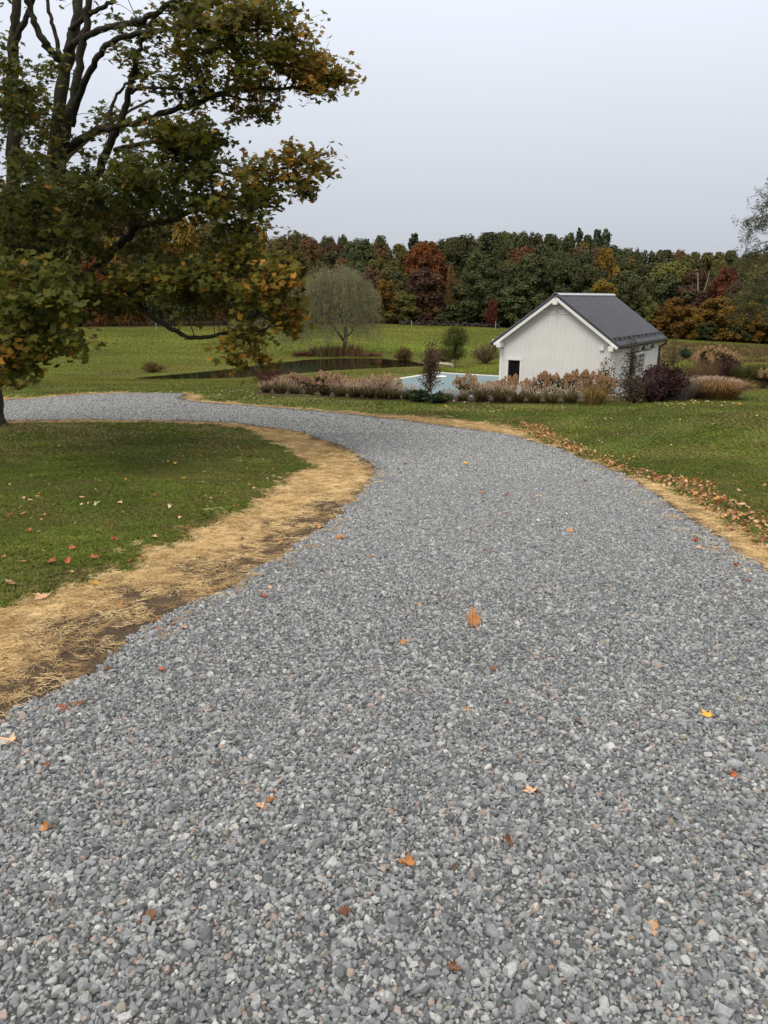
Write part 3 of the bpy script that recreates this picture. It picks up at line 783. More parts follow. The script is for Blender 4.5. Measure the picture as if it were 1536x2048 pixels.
# leaf pile along the right straw strip, and pale specks far off
PILE_O = [(1040, 846), (1085, 853), (1110, 868), (1150, 890), (1215, 915), (1250, 935), (1330, 955), (1425, 968), (1432, 990), (1480, 1010), (1536, 1036), (1600, 1075)]
PILE_I = [(1600, 1150), (1536, 1111), (1438, 1045), (1355, 991), (1273, 958), (1190, 923), (1099, 892), (1037, 865)]
PILE = [gxy(u, v) for u, v in PILE_O + PILE_I]
protos = []
for i, cname in enumerate(['tan', 'orange', 'red', 'brown', 'orange', 'tan']):
    for k in (0, 1, 3): protos.append(FM[(cname, k)])
x, y = jitter_grid(1, 8, 4, 24, .062); s = seg_sd(PILE, x, y)
m = (s > -.05) & (RNG.random(x.size) < (.55 + .4 * np.sin(x * 4 + y * 3)) * sstep(-.05, .25, s) + .24) | ((s > -1.3) & (RNG.random(x.size) < .05 * np.exp((s + .05) / .5))); x, y = x[m], y[m]; s = s[m]; n = len(x)
r = RNG.uniform(.022, .052, n)
scatter('leaf_litter', protos, np.stack([x, y, H(x, y) + .02 + RNG.uniform(0, .06, n) * (s > 0)], 1), np.stack([RNG.normal(0, .5, n), RNG.normal(0, .5, n), RNG.uniform(0, 6.28, n)], 1), np.tile(r[:, None], (1, 3)), RNG.integers(0, len(protos), n), 'rusty brown leaves drifted along the right straw strip', 'leaves')
protos = [FM[(c, k)] for c in ('pale', 'yellow', 'tan') for k in (0, 1)] + [FM[('pale', 2)], FM[('pale', 3)]]
x = RNG.uniform(-9, 17, 2600); y = RNG.uniform(6, 36, 2600); m = (near_straw(x, y) < -.15) & in_view(x, y, 3) & ~((x < 0) & (y < 21.5)); 
keepp = np.where(y > 20, 1.0, np.where(y > 12, .8, .45)); m &= RNG.random(2600) < keepp * np.clip(.35 + .65 * np.sin(x * .9 + 1.1 * np.sin(y * .7)), .1, 1); x, y = x[m], y[m]; n = len(x)
scatter('scattered_leaves', protos, np.stack([x, y, H(x, y) + .03 + .012 * (y > 14)], 1), np.stack([RNG.normal(0, .4, n), RNG.normal(0, .4, n), RNG.uniform(0, 6.28, n)], 1), np.tile((RNG.uniform(.018, .05, n) * (1 + .35 * (y > 20)))[:, None], (1, 3)), RNG.integers(0, len(protos), n), 'tiny pale yellow leaves sprinkled over the lawns', 'leaves')
x = RNG.uniform(-12, -.5, 900); y = RNG.uniform(5, 21, 900); m = (near_straw(x, y) < -.1) & in_view(x, y, 3); x, y = x[m], y[m]; n = len(x)
protos = [FM[(c, k)] for c in ('tan', 'brown', 'orange', 'pale') for k in (0, 3)]
scatter('leaf_scraps', protos, np.stack([x, y, H(x, y) + .03], 1), np.stack([RNG.normal(0, .4, n), RNG.normal(0, .4, n), RNG.uniform(0, 6.28, n)], 1), np.tile(RNG.uniform(.016, .038, n)[:, None], (1, 3)), RNG.integers(0, len(protos), n), 'dry leaf scraps caught in the grass under the maple', 'leaves')

# ------------------------------------------------------------------ big maple
LIMBS = {
 'trunk': ([(-30, 852, 20), (-28, 790, 20), (-22, 700, 19.9), (10, 620, 19.8), (30, 580, 19.7)], (.42, .30)),
 'a': ([(30, 580, 19.7), (30, 450, 19.7), (27, 300, 19.7), (24, 180, 19.7), (27, 90, 19.8), (33, 20, 19.8), (36, -120, 20)], (.22, .10)),
 'a2': ([(24, 100, 19.7), (45, 50, 19.5), (62, 15, 19.4), (78, -40, 19)], (.09, .05)),
 'b': ([(30, 580, 19.7), (80, 540, 19.4), (105, 440, 19.3), (112, 300, 19.3), (124, 180, 19.3), (140, 100, 19.3), (155, 20, 19.4), (165, -120, 19.5)], (.24, .11)),
 'c': ([(60, 570, 19.5), (112, 400, 18.9), (128, 280, 18.8), (150, 180, 18.8), (164, 90, 18.8), (178, 10, 18.8), (185, -60, 18.8)], (.16, .07)),
 'b2': ([(121, 120, 19.3), (98, 98, 19.1), (78, 68, 19.0), (60, 20, 18.9), (48, -30, 18.8)], (.11, .07)),
 'b3': ([(120, 112, 19.3), (108, 60, 19.4), (96, 10, 19.5), (90, -40, 19.6)], (.06, .04)),
 'd': ([(143, 250, 19.0), (160, 185, 18.6), (183, 140, 18.2), (210, 95, 17.8), (260, 70, 17.4), (330, 60, 17.1), (396, 45, 16.8), (450, 50, 16.5), (510, 60, 16.3)], (.095, .03)),
 'd2': ([(132, 105, 19.3), (150, 85, 19.0), (200, 60, 18.4), (255, 48, 17.9), (300, 32, 17.5), (350, 0, 17.2), (420, -40, 16.8)], (.09, .05)),
 'd3': ([(140, 60, 19.3), (180, 28, 18.8), (220, 5, 18.5), (260, -30, 18.2)], (.07, .04)),
 'e': ([(100, 330, 19.3), (134, 300, 18.8), (185, 265, 18.3), (248, 250, 17.9), (320, 230, 17.6), (396, 205, 17.4), (470, 180, 17.2), (559, 175, 17.0), (640, 180, 16.8)], (.12, .025)),
 'e2': ([(396, 205, 17.4), (430, 190, 17.0), (500, 200, 16.7), (560, 200, 16.5)], (.04, .015)),
 'e3': ([(340, 176, 18.0), (400, 185, 18), (440, 192, 18.2), (490, 220, 18.4), (530, 245, 18.6)], (.035, .01)),
 'f': ([(105, 520, 19.4), (140, 450, 19.0), (175, 385, 18.6), (215, 300, 18.2), (240, 245, 18.0), (258, 190, 17.9), (268, 135, 17.8), (285, 80, 17.7), (320, 20, 17.6)], (.14, .04)),
 'f2': ([(222, 262, 18.1), (222, 215, 18.3), (245, 175, 18.5), (262, 160, 18.6)], (.05, .025)),
 'f3': ([(262, 185, 17.9), (290, 176, 17.6), (350, 178, 17.4), (410, 182, 17.3)], (.045, .02)),
 'g': ([(60, 620, 19.4), (119, 593, 18.8), (180, 545, 18.0), (220, 505, 17.4), (255, 475, 16.8), (277, 450, 16.5), (320, 446, 16.2), (366, 430, 15.9), (430, 405, 15.6), (500, 400, 15.3), (560, 420, 15.0)], (.13, .025)),
 'h': ([(190, 535, 17.9), (235, 560, 17.0), (277, 608, 16.2), (317, 642, 15.6), (356, 664, 15.2), (391, 676, 15.0), (445, 667, 14.7), (490, 663, 14.5), (525, 660, 14.3), (552, 650, 14.2)], (.08, .018)),
 'h2': ([(465, 664, 14.6), (490, 640, 14.4), (515, 628, 14.2), (545, 640, 14.0), (590, 650, 13.9)], (.03, .012)),
 'i': ([(119, 593, 18.8), (173, 573, 18.0), (247, 578, 17.2), (307, 585, 16.6), (366, 590, 16.1), (450, 600, 15.5), (530, 590, 15.0)], (.07, .02)),
 'j': ([(230, 300, 18.2), (300, 285, 17.6), (352, 300, 17.2), (430, 340, 16.6), (500, 355, 16.2), (560, 340, 15.8), (620, 320, 15.5), (650, 305, 15.3)], (.06, .012)),
 'j2': ([(560, 340, 15.8), (600, 370, 15.6), (632, 400, 15.4)], (.02, .008)),
 'k': ([(-30, 700, 19.9), (-60, 600, 18.0), (-40, 560, 15.5), (30, 570, 13.6), (90, 620, 12.6), (140, 670, 12.2)], (.14, .02)),
 'k2': ([(-40, 560, 15.5), (-20, 600, 13.5), (10, 680, 12.4), (30, 740, 12.0)], (.05, .015)),
 'l': ([(-30, 680, 19.9), (-200, 520, 20), (-380, 380, 20.5), (-520, 260, 21)], (.2, .05)),
 'm': ([(10, 620, 19.8), (60, 450, 22), (150, 300, 24.5), (300, 200, 26)], (.16, .04)),
 'n': ([(-30, 640, 19.9), (-150, 480, 17), (-300, 360, 14), (-420, 200, 12)], (.16, .04)),
 'o': ([(0, 640, 19.8), (-80, 400, 22), (-150, 200, 25), (-160, 0, 27)], (.16, .05)),
}
maple = empty('maple_tree', tuple(ground(-42, 852)), 0, 'huge multi-stemmed maple overhanging the left lawn, olive green leaves turning orange at the tips', 'tree')
M0 = np.array(maple.location)
parts = []; NODES = []
for k, (pts, (r0, r1)) in LIMBS.items():
    P = np.array([at(u, v, Y) for u, v, Y in pts]); m_ = len(P) * 5
    if k == 'trunk': P[0][2] -= .15
    P = resample(P, m_); n = len(P)
    rad = np.linspace(r0, r1, n) * (1 if k == 'trunk' else .84) * (1 + .05 * np.sin(np.arange(n) * 1.7 + len(k)))
    if k == 'trunk': rad = rad * (1 + .7 * np.exp(-np.arange(n) / 2.2))
    P += RNG.normal(0, .012 if r0 < .1 else .02, P.shape) * ((np.arange(n) > 0) & (k != 'trunk'))[:, None]
    parts.append(tube_arrays(P - M0, rad, 9)); NODES.append(np.hstack([P, rad[:, None]]))
tr = join_arrays(parts[:1]); trunk = link('trunk', smooth(mesh_from('trunk', *tr)), M['bark'], maple)
NODES = np.vstack(NODES)
# clumps of foliage: image-traced outlines filled between a near and a far distance
def poly_pts(poly, n, rng=RNG):
    P = np.array(poly, float); lo, hi = P.min(0), P.max(0); out = []
    while len(out) < n:
        c = rng.uniform(lo, hi, (n * 3, 2)); k = seg_sd(P, c[:, 0], c[:, 1]) > 0; out += list(c[k])
    return np.array(out[:n])
# polygon, near, far, clumps, clump radius (m), leaves per clump, tint bias
FOL = [
 ([(330, 20), (420, -30), (575, -20), (600, 60), (635, 105), (670, 140), (672, 180), (630, 192), (590, 180), (540, 190), (500, 190), (430, 165), (400, 120), (345, 80)], 15.8, 19.5, 115, .36, 46, .22),
 ([(520, 60), (600, 70), (650, 110), (685, 145), (690, 180), (640, 200), (560, 150)], 16, 18, 22, .36, 45, .5),
 ([(400, 190), (470, 185), (545, 205), (540, 250), (480, 250), (430, 225)], 17.5, 19, 14, .25, 22, .2),
 ([(270, 120), (400, 120), (440, 190), (400, 215), (320, 200), (280, 160)], 16.5, 19, 26, .32, 32, .1),
 ([(215, 30), (350, 20), (350, 90), (240, 110)], 17, 19, 12, .25, 22, .05),
 ([(230, 100), (290, 90), (300, 150), (255, 150)], 17, 18.5, 7, .22, 20, .05),
 ([(0, 100), (55, 105), (112, 140), (100, 185), (60, 215), (0, 260)], 15.5, 18, 26, .32, 34, .0),
 ([(0, 225), (110, 190), (140, 260), (220, 215), (235, 250), (150, 300), (0, 310)], 16.5, 22, 36, .3, 26, .02),
 ([(0, 300), (120, 330), (170, 345), (220, 330), (290, 290), (350, 255), (420, 262), (450, 300), (490, 345), (525, 390), (560, 425), (565, 455), (520, 455), (440, 440), (380, 425), (300, 430), (240, 440), (190, 470), (150, 500), (0, 500)], 14.5, 20, 165, .34, 48, .05),
 ([(180, 430), (300, 440), (420, 440), (520, 455), (480, 500), (430, 540), (300, 560), (190, 570), (150, 520)], 15.5, 19, 34, .26, 34, .06),
 ([(170, 575), (250, 545), (330, 530), (420, 520), (500, 515), (540, 545), (560, 600), (520, 635), (440, 630), (350, 600), (280, 605), (240, 625), (190, 615)], 14.0, 17.2, 92, .28, 42, .12),
 ([(530, 545), (560, 520), (590, 560), (592, 610), (590, 660), (565, 668), (535, 625), (510, 580)], 13.6, 14.8, 30, .24, 42, .16),
 ([(0, 480), (110, 500), (150, 560), (150, 640), (90, 690), (0, 700)], 13.8, 18, 80, .38, 46, .0),
 ([(280, 250), (400, 250), (450, 300), (430, 340), (330, 310)], 15.0, 17, 28, .35, 42, .22),
 ([(440, 470), (480, 480), (500, 520), (440, 520)], 14.6, 15.5, 6, .22, 34, .12),
 ([(0, 320), (130, 360), (220, 380), (180, 480), (110, 560), (0, 560)], 14, 17, 34, .36, 44, -.03),
 ([(520, 320), (560, 298), (600, 285), (655, 305), (640, 345), (610, 355), (630, 400), (605, 410), (575, 380), (530, 350)], 15.2, 16.5, 26, .24, 28, .22),
 ([(440, 330), (520, 335), (560, 400), (545, 440), (480, 400)], 15, 17, 18, .28, 38, .12),
 ([(425, 665), (500, 650), (530, 695), (545, 725), (515, 745), (470, 725), (418, 708)], 13.6, 14.6, 17, .22, 24, .25),
 ([(0, 500), (90, 530), (130, 600), (180, 680), (165, 700), (90, 715), (50, 750), (0, 770)], 11.4, 13.8, 60, .34, 42, .08),
 ([(0, 640), (80, 660), (90, 710), (45, 750), (0, 765)], 11.4, 12.6, 14, .26, 30, .4),
 ([(-450, -350), (450, -300), (540, -40), (0, -40), (-30, 200), (-100, 650), (-420, 500)], 12, 27, 260, .75, 40, .1),
 ([(-60, 60), (200, 300), (420, 380), (380, 560), (-60, 640)], 21, 27, 36, .45, 30, .05),
]
twigs = []; leafP = []; leafT = []
for poly, y0, y1, nc, rad_, nl, bias in FOL:
    pts = poly_pts(poly, nc); Ys = RNG.uniform(y0, y1, nc)
    for (u, v), Y in zip(pts, Ys):
        c = at(u, v, Y); edge = .17 * float(sstep(330, 640, u)) + .10 * float(sstep(600, 720, v))
        d = np.linalg.norm(NODES[:, :3] - c, axis=1) + .8 * np.maximum(0, NODES[:, 2] - c[2]); j = NODES[np.argmin(d)]
        a = j[:3]; dist = np.linalg.norm(c - a)
        mid = (a + c) / 2 + np.array([RNG.normal() * .1, RNG.normal() * .1, .14 * dist])
        if dist < 1.3: twigs.append((resample([a, mid, c], 6) - M0, np.linspace(min(.022, .005 + .006 * dist), .004, 6)))
        nt = 5
        r = rad_ * RNG.uniform(.75, 1.25)
        ends = c + RNG.normal(size=(nt, 3)) * [r * .75, r * .75, r * .42]
        for e in ends: twigs.append((np.array([c, (c + e) / 2 + [0, 0, .04], e]) - M0, [.005, .004, .0025]))
        n = int(nl * RNG.uniform(.6, 1.3)); k = RNG.integers(0, nt, n); tt = RNG.uniform(.25, 1.15, n)[:, None]
        P = c + (ends[k] - c) * tt + RNG.normal(size=(n, 3)) * [.09, .09, .07]
        leafP.append(P); leafT.append(np.clip(RNG.normal(.29 + bias * .55 + edge, .125, n) + RNG.normal() * .11 + (RNG.random(n) < .02) * .5, 0, 1))
BV, BF = [], []
for p_, r_ in twigs:
    v, f = tube_arrays(p_, r_, 3); b = len(BV); BV += v; BF += [tuple(b + i for i in q) for q in f[:-2]]
lb = join_arrays(parts[1:]); b = len(lb[0]); V = list(lb[0]) + BV; F = list(lb[1]) + [tuple(b + i for i in q) for q in BF]
link('limbs', smooth(mesh_from('limbs', V, F)), M['bark'], trunk)
leafP = np.vstack(leafP); leafT = np.concatenate(leafT); n = len(leafP)
up = np.tile([0, 0, 1.0], (n, 1)) + np.stack([np.zeros(n), -np.full(n, .45), np.zeros(n)], 1)
R = rand_rots(n, up, .55)
me = stamp('crown', LV, LF, leafP - M0, R, RNG.uniform(.070, .132, n), leafT)
M['maple'] = foliage('maple_leaves', [(0, (.040, .047, .008)), (.3, (.070, .080, .011)), (.5, (.118, .116, .014)), (.64, (.160, .112, .018)), (.78, (.22, .105, .02)), (.92, (.34, .14, .022)), (1, (.48, .21, .03))], .45, .55, 0.0, .15, .18)
link('crown', me, M['maple'], maple)
print('maple leaves', n)

# ------------------------------------------------------------------ generic far trees
QV = [(-.5, -.5, 0), (.5, -.5, 0), (.62, .3, .12), (0, .62, 0), (-.62, .3, .12)]; QF = [(0, 1, 2, 3, 4)]
def crown_mesh(seed, n=7000, sx=.5, base=.12, lobes=30, leaf=.022, kind='broad'):
    """unit tree: height 1, crown from base to 1"""
    rs = np.random.default_rng(seed); P = []; N = []; T = []
    for i in range(lobes):
        h = rs.uniform(0, 1) ** .85
        env = math.sqrt(max(0.02, 1 - (abs(h - .42) / .60) ** 2.2))
        a = rs.uniform(0, 6.283); rr = math.sqrt(rs.uniform(0.05, 1)) * env * .72
        r = rs.uniform(.09, .17) * (.75 + .5 * env)
        c = np.array([rr * math.cos(a) * sx, rr * math.sin(a) * sx, base + (1 - base) * (.08 + .84 * h)])
        k = int(n / lobes); d = rs.normal(size=(k, 3)); d /= np.linalg.norm(d, axis=1)[:, None]
        d[:, 2] = np.where(rs.random(k) < .75, np.abs(d[:, 2]), d[:, 2])
        rad = r * rs.uniform(.55, 1.06, k)[:, None] * [1, 1, .75]
        bump = 1 + .16 * np.sin(d[:, :1] * 9 + i) * np.sin(d[:, 1:2] * 8 + i * 2)
        P.append(c + d * rad * bump * [sx * 2, sx * 2, 1] * [.62, .62, 1]); N.append(d); T.append(np.full(k, rs.uniform(.25, .75)) + rs.normal(0, .16, k))
    P = np.vstack(P); N = np.vstack(N); T = np.clip(np.concatenate(T), 0, 1); k = len(P)
    P[:, 2] = np.minimum(P[:, 2], 1.0)
    return stamp('crown', QV, QF, P, rand_rots(k, N * 1.0 + [0, 0, .35], .34, rs), leaf * rs.uniform(.6, 1.5, k), T)
def pine_mesh(seed, n=4500):
    rs = np.random.default_rng(seed); P = []; N = []; T = []
    for i in range(26):
        h = .15 + .85 * i / 25; L_ = (.30 * (1.03 - h) ** .7 + .02) * rs.uniform(.6, 1.15); 
        for b in range(6):
            a = rs.uniform(0, 6.28); k = int(n / 156); t = rs.uniform(.2, 1, k); 
            c = np.stack([t * L_ * math.cos(a), t * L_ * math.sin(a), h + .10 * t * L_ + rs.normal(0, .006, k)], 1) + rs.normal(0, .012, (k, 3)); P.append(c); N.append(np.tile([0, 0, 1.0], (k, 1))); T.append(np.clip(rs.normal(.5, .2, k), 0, 1))
    P = np.vstack(P); N = np.vstack(N); T = np.concatenate(T); k = len(P)
    return stamp('crown', QV, QF, P, rand_rots(k, N, .6, rs), .026 * rs.uniform(.6, 1.3, k), T)
def trunk_mesh(seed, base=.12):
    rs = np.random.default_rng(seed); parts = [tube_arrays(resample([(0, 0, -.04), (rs.normal() * .006, 0, .3), (rs.normal() * .01, rs.normal() * .01, .7), (0, 0, .9)], 8), np.linspace(.017, .004, 8), 6)]
    for i in range(7):
        h = rs.uniform(.25, .7); a = rs.uniform(0, 6.28); L_ = rs.uniform(.15, .3)
        parts.append(tube_arrays(resample([(0, 0, h), (L_ * .5 * math.cos(a), L_ * .5 * math.sin(a), h + L_ * .45), (L_ * math.cos(a), L_ * math.sin(a), h + L_ * .7)], 5), np.linspace(.007, .0015, 5), 5))
    return smooth(mesh_from('trunk', *join_arrays(parts)))
CROWNS = [crown_mesh(500 + k, 11000, .48 + .03 * (k % 3), .04 + .03 * (k % 3), 52 + 8 * (k % 3), .021) for k in range(7)]
CLOW = [crown_mesh(540 + k, 10000, .5, -.04, 60, .021) for k in range(4)]
PINES = [pine_mesh(560 + k) for k in range(3)]
TRUNKS = [trunk_mesh(580 + k) for k in range(4)]
FOLM = {
 'g': foliage('dark_green_foliage', [(0, (0.0338, 0.0429, 0.0169)), (0.5, (0.0659, 0.0766, 0.0276)), (1, (0.1166, 0.1226, 0.0429))], .25, .7, .28, .4),
 'o': foliage('olive_foliage', [(0, (0.0552, 0.0552, 0.0169)), (0.5, (0.1104, 0.1042, 0.0276)), (1, (0.1809, 0.1609, 0.0399))], .25, .7, .2, .4),
 'b': foliage('rust_foliage', [(0, (0.0706, 0.0429, 0.0198)), (0.5, (0.1502, 0.0797, 0.0307)), (1, (0.2377, 0.1195, 0.0429))], .25, .7, .2, .45),
 'm': foliage('maroon_foliage', [(0, (0.0411, 0.0246, 0.0165)), (0.5, (0.0849, 0.0438, 0.0302)), (1, (0.1437, 0.0657, 0.0438))], .25, .7, .2, .4),
 'y': foliage('yellow_foliage', [(0, (0.0843, 0.0536, 0.0122)), (0.5, (0.1763, 0.1073, 0.0185)), (1, (0.2913, 0.1687, 0.0245))], .25, .7, .2, .4),
 'a': foliage('orange_foliage', [(0, (0.0753, 0.0342, 0.0109)), (0.5, (0.1711, 0.0712, 0.0165)), (1, (0.2738, 0.1067, 0.0191))], .25, .7, .15, .35),
 'r': foliage('red_foliage', [(0, (.065, .022, .012)), (.5, (.125, .040, .020)), (1, (.20, .065, .030))], .25, .7, .1, .3),
 'p': foliage('pine_needles', [(0, (0.0416, 0.0605, 0.0339)), (0.5, (0.0755, 0.0982, 0.0528)), (1, (0.1322, 0.1549, 0.0794))], .1, .8, .2, .3)}
def edge_y(u): return np.interp(u, [-400, 200, 750, 1000, 1330, 1536, 2000], [131, 131, 132, 131, 130, 128, 128])
KN = {'g': 'dark green trees', 'o': 'olive green trees', 'b': 'rust brown trees', 'm': 'dull maroon trees', 'y': 'yellowing trees', 'a': 'orange trees', 'r': 'bright red trees', 'p': 'dark pines'}
TREES = []
def far_tree(u, vtop, wpx, kind, dy, low=False, label=None, dens=None, group='trees of the wood behind the field', cat='tree'):
    Y = float(edge_y(u)) + dy
    top = at(u, vtop, Y); x = top[0]; g = float(H(x, Y)); h = max(2.0, top[2] - g); w = wpx / FPX * Y
    name = 'pine_tree' if kind == 'p' else ('forest_shrub' if h < 4 else 'forest_tree')
    root = empty(name, (x, Y, g - .1), random.uniform(0, 6.28), label, cat, group); TREES.append((root, u))
    src = random.choice(PINES) if kind == 'p' else random.choice(CLOW if low or h < 10 else CROWNS)
    c = bpy.data.objects.new('crown', src); COL.objects.link(c); c.parent = root; sxy = w * (1.0 if kind != 'p' else 2.3); c.scale = (sxy, sxy, h)
    if not src.materials: src.materials.append(None)
    c.material_slots[0].link = 'OBJECT'; c.material_slots[0].material = FOLM[kind]
    tmesh = random.choice(TRUNKS)
    if not tmesh.materials: tmesh.materials.append(M['bark_far'])
    tr_ = bpy.data.objects.new('trunk', tmesh); COL.objects.link(tr_); tr_.parent = root; tr_.scale = (h * .95, h * .95, h)
    return root
ZONE = lambda u: 'behind the maple' if u < 540 else ('behind the willow' if u < 760 else ('behind the pool' if u < 1010 else ('behind the shed' if u < 1340 else 'past the meadow')))
ROW = lambda dy: 'at the wood front' if dy < 12 else ('in mid wood' if dy < 32 else 'on the wood skyline')
FT = [(570, 470, 75, 'o', 6), (540, 500, 70, 'o', 12), (598, 464, 48, 'g', 45), (622, 474, 60, 'b', 30), (657, 468, 40, 'g', 48), (687, 469, 34, 'g', 48), (668, 484, 46, 'm', 32), (684, 516, 48, 'b', 12), (636, 521, 68, 'o', 4), (596, 530, 60, 'o', 16), (720, 477, 80, 'g', 30), (757, 471, 60, 'g', 36), (712, 520, 70, 'g', 12), (794, 487, 62, 'o', 18), (735, 540, 60, 'm', 6),
      (829, 471, 34, 'p', 50), (806, 500, 40, 'y', 26), (852, 482, 74, 'a', 14), (848, 535, 92, 'm', 4), (768, 556, 62, 'y', 1), (812, 580, 56, 'o', 1), (790, 530, 70, 'o', 10), (896, 475, 62, 'g', 22), (928, 464, 62, 'g', 26), (978, 465, 82, 'g', 22), (1004, 462, 50, 'g', 34), (902, 527, 20, 'b', 2), (934, 543, 84, 'g', 3), (1000, 560, 60, 'g', 8), (955, 500, 70, 'g', 14),
      (1038, 458, 60, 'g', 30), (1066, 461, 56, 'g', 28), (1102, 468, 60, 'g', 30), (1142, 466, 56, 'g', 32), (1060, 508, 96, 'g', 6), (1120, 520, 90, 'g', 8), (1170, 500, 70, 'g', 14), (1020, 520, 60, 'o', 12), (1178, 470, 50, 'g', 36), (1160, 462, 26, 'p', 44), (1195, 465, 34, 'p', 40), (1213, 464, 34, 'p', 44), (1213, 497, 62, 'y', 16), (1205, 556, 62, 'y', 1), (1262, 491, 60, 'g', 28),
      (1250, 540, 80, 'g', 10), (1295, 497, 50, 'g', 36), (1328, 500, 82, 'g', 26), (1362, 499, 44, 'b', 38), (1352, 522, 96, 'o', 16), (1328, 546, 100, 'g', 8), (1270, 558, 74, 'g', 3), (1392, 504, 44, 'o', 40), (1414, 505, 44, 'b', 42), (1440, 504, 44, 'o', 44), (1465, 501, 62, 'g', 36), (1507, 504, 54, 'g', 36), (1400, 540, 90, 'm', 14), (1384, 570, 86, 'm', 8), (1458, 532, 66, 'r', 8), (1440, 520, 60, 'o', 22),
      (1440, 560, 70, 'b', 12), (1297, 590, 50, 'o', 1), (1350, 592, 66, 'y', 0), (1387, 612, 48, 'y', 0), (1443, 590, 84, 'y', 0), (1519, 566, 96, 'o', 4), (1500, 600, 76, 'y', 0), (1545, 620, 70, 'y', -1), (1322, 632, 42, 'y', -1), (1560, 520, 80, 'o', 16), (1510, 540, 80, 'o', 18), (1490, 515, 60, 'o', 30), (1420, 640, 46, 'g', -1), (1480, 645, 46, 'g', -1)]
NOTE = {(852, 482): 'big orange crowned tree rising above the maroon ones behind the pool lawn', (1205, 556): 'low golden yellow tree just over the shed ridge', (1458, 532): 'round red crowned tree in the wood at the right', (902, 527): 'thin brownish half bare tree at the wood edge',
        (829, 471): 'lone pine tip beside the orange crown on the skyline'}
for u, v, w, k, dy in FT:
    lab = NOTE.get((u, v)) or '%s %s %s' % (KN[k], ROW(dy), ZONE(u))
    far_tree(u, v, w * 1.35, k, dy, label=lab, low=(dy < 5))
SKY_U = [540, 560, 600, 640, 680, 700, 740, 780, 820, 870, 900, 930, 1000, 1060, 1100, 1150, 1200, 1230, 1260, 1300, 1350, 1400, 1440, 1480, 1600]
SKY_V = [462, 465, 470, 478, 474, 475, 473, 482, 478, 478, 478, 467, 464, 464, 469, 467, 472, 488, 493, 498, 501, 506, 504, 502, 502]
rs = random.Random(9)
for dy, add, st in ((20, 22, 44), (34, 6, 52), (9, 60, 58), (2, 105, 62)):
    u = 560 + dy
    while u < 1640:
        k = (rs.choices('gobmy', [4, 3, 1.4, 1, .5])[0] if u < 900 else rs.choices('gobm', [6, 2.5, .4, .4])[0]) if u < 1330 else rs.choices('gomyb', [3, 3, .6, .8, .8])[0]
        far_tree(u, np.interp(u, SKY_U, SKY_V) + add + rs.uniform(-6, 22), rs.uniform(70, 124), k, dy + rs.uniform(0, 3), label='%s %s %s' % (KN[k], ROW(dy), ZONE(u)), low=(dy < 5)); u += st * rs.uniform(.85, 1.15)
# shrubs and small trees along the edge
for u, v, w, k, lab in [(848, 627, 38, 'm', 'dull pink shrub at the wood edge above the round green tree'), (882, 628, 32, 'g', 'small dark green bush beside the dull pink shrub'), (984, 594, 34, 'r', 'small bright red tree at the wood edge left of the shed')]:
    far_tree(u, v, w, k, -1.5, True, lab)
# wood behind the big maple
rs = random.Random(5)
for dy, step, jit in ((3, 62, 20), (16, 66, 22), (34, 58, 16), (60, 56, 14)):
    u = -330 + dy
    while u < 545:
        vt = {3: 520, 16: 480, 34: 440, 60: 400}[dy]
        sky_v = np.interp(u, [-400, 0, 190, 300, 400, 500, 560], [350, 365, 378, 400, 430, 455, 466])
        vt = max(sky_v, vt + rs.uniform(-jit, jit)) if dy < 60 else sky_v + rs.uniform(0, 12)
        k = rs.choices('gobmya', [5, 4, 2, 2, 1.4, .8])[0]
        far_tree(u, vt, rs.uniform(78, 100), k, dy, label='%s %s %s' % (KN[k], ROW(dy), ZONE(u)), low=(dy < 5)); u += step * rs.uniform(.85, 1.15)
# beyond the right frame edge, so the wood does not stop there
for u in range(1610, 1980, 55):
    far_tree(u, 500 + rs.uniform(-8, 12), 90, rs.choice('ggo'), 26, label='%s %s %s' % ('broadleaf trees', 'on the wood skyline', 'past the right edge')); far_tree(u + 20, 570 + rs.uniform(-12, 12), 90, rs.choice('goy'), 3, True, label='low broadleaf trees at the wood front past the right edge')

by = {}
for r_, u_ in TREES: by.setdefault(r_['label'], []).append((u_, r_))
ONM = ['leftmost', 'second from left', 'third from left', 'fourth from left', 'fifth from left', 'sixth from left', 'seventh from left', 'eighth from left', 'ninth from left', 'tenth from left', 'eleventh from left', 'twelfth from left', 'thirteenth from left', 'fourteenth from left', 'fifteenth from left', 'sixteenth from left', 'seventeenth from left', 'eighteenth from left', 'nineteenth from left', 'twentieth from left']
for lab, lst in by.items():
    if 'trees ' not in lab and 'pines ' not in lab: continue
    lst.sort(key=lambda q: q[0])
    if len(lst) == 1: lst[0][1]['label'] = 'only one of the ' + lab
    else:
        for i, (_, r_) in enumerate(lst): r_['label'] = (ONM[i] if i < len(lst) - 1 else 'rightmost') + ' of the ' + lab
# pale dead snag
g = at(1397, 560, 137); z0 = float(H(g[0], 137)); sn = empty('dead_tree', (g[0], 137, z0), 0, 'pale bare dead tree standing among dark trees right of the shed', 'tree')
parts = [tube_arrays(resample([(0, 0, -.3), (.2, 0, 5), (0, 0, 9), (-.3, 0, at(1397, 545, 137)[2] - z0)], 10), np.linspace(.2, .05, 10), 6), tube_arrays(resample([(.1, 0, 5.5), (1.2, 0, 8), (1.8, .3, at(1410, 545, 137)[2] - z0)], 6), np.linspace(.1, .03, 6), 5), tube_arrays(resample([(0, 0, 7), (-.8, 0, 8.6), (-1.0, 0, 9.6)], 5), np.linspace(.07, .02, 5), 5)]
link('trunk', smooth(mesh_from('trunk', *join_arrays(parts))), M['birch'], sn)

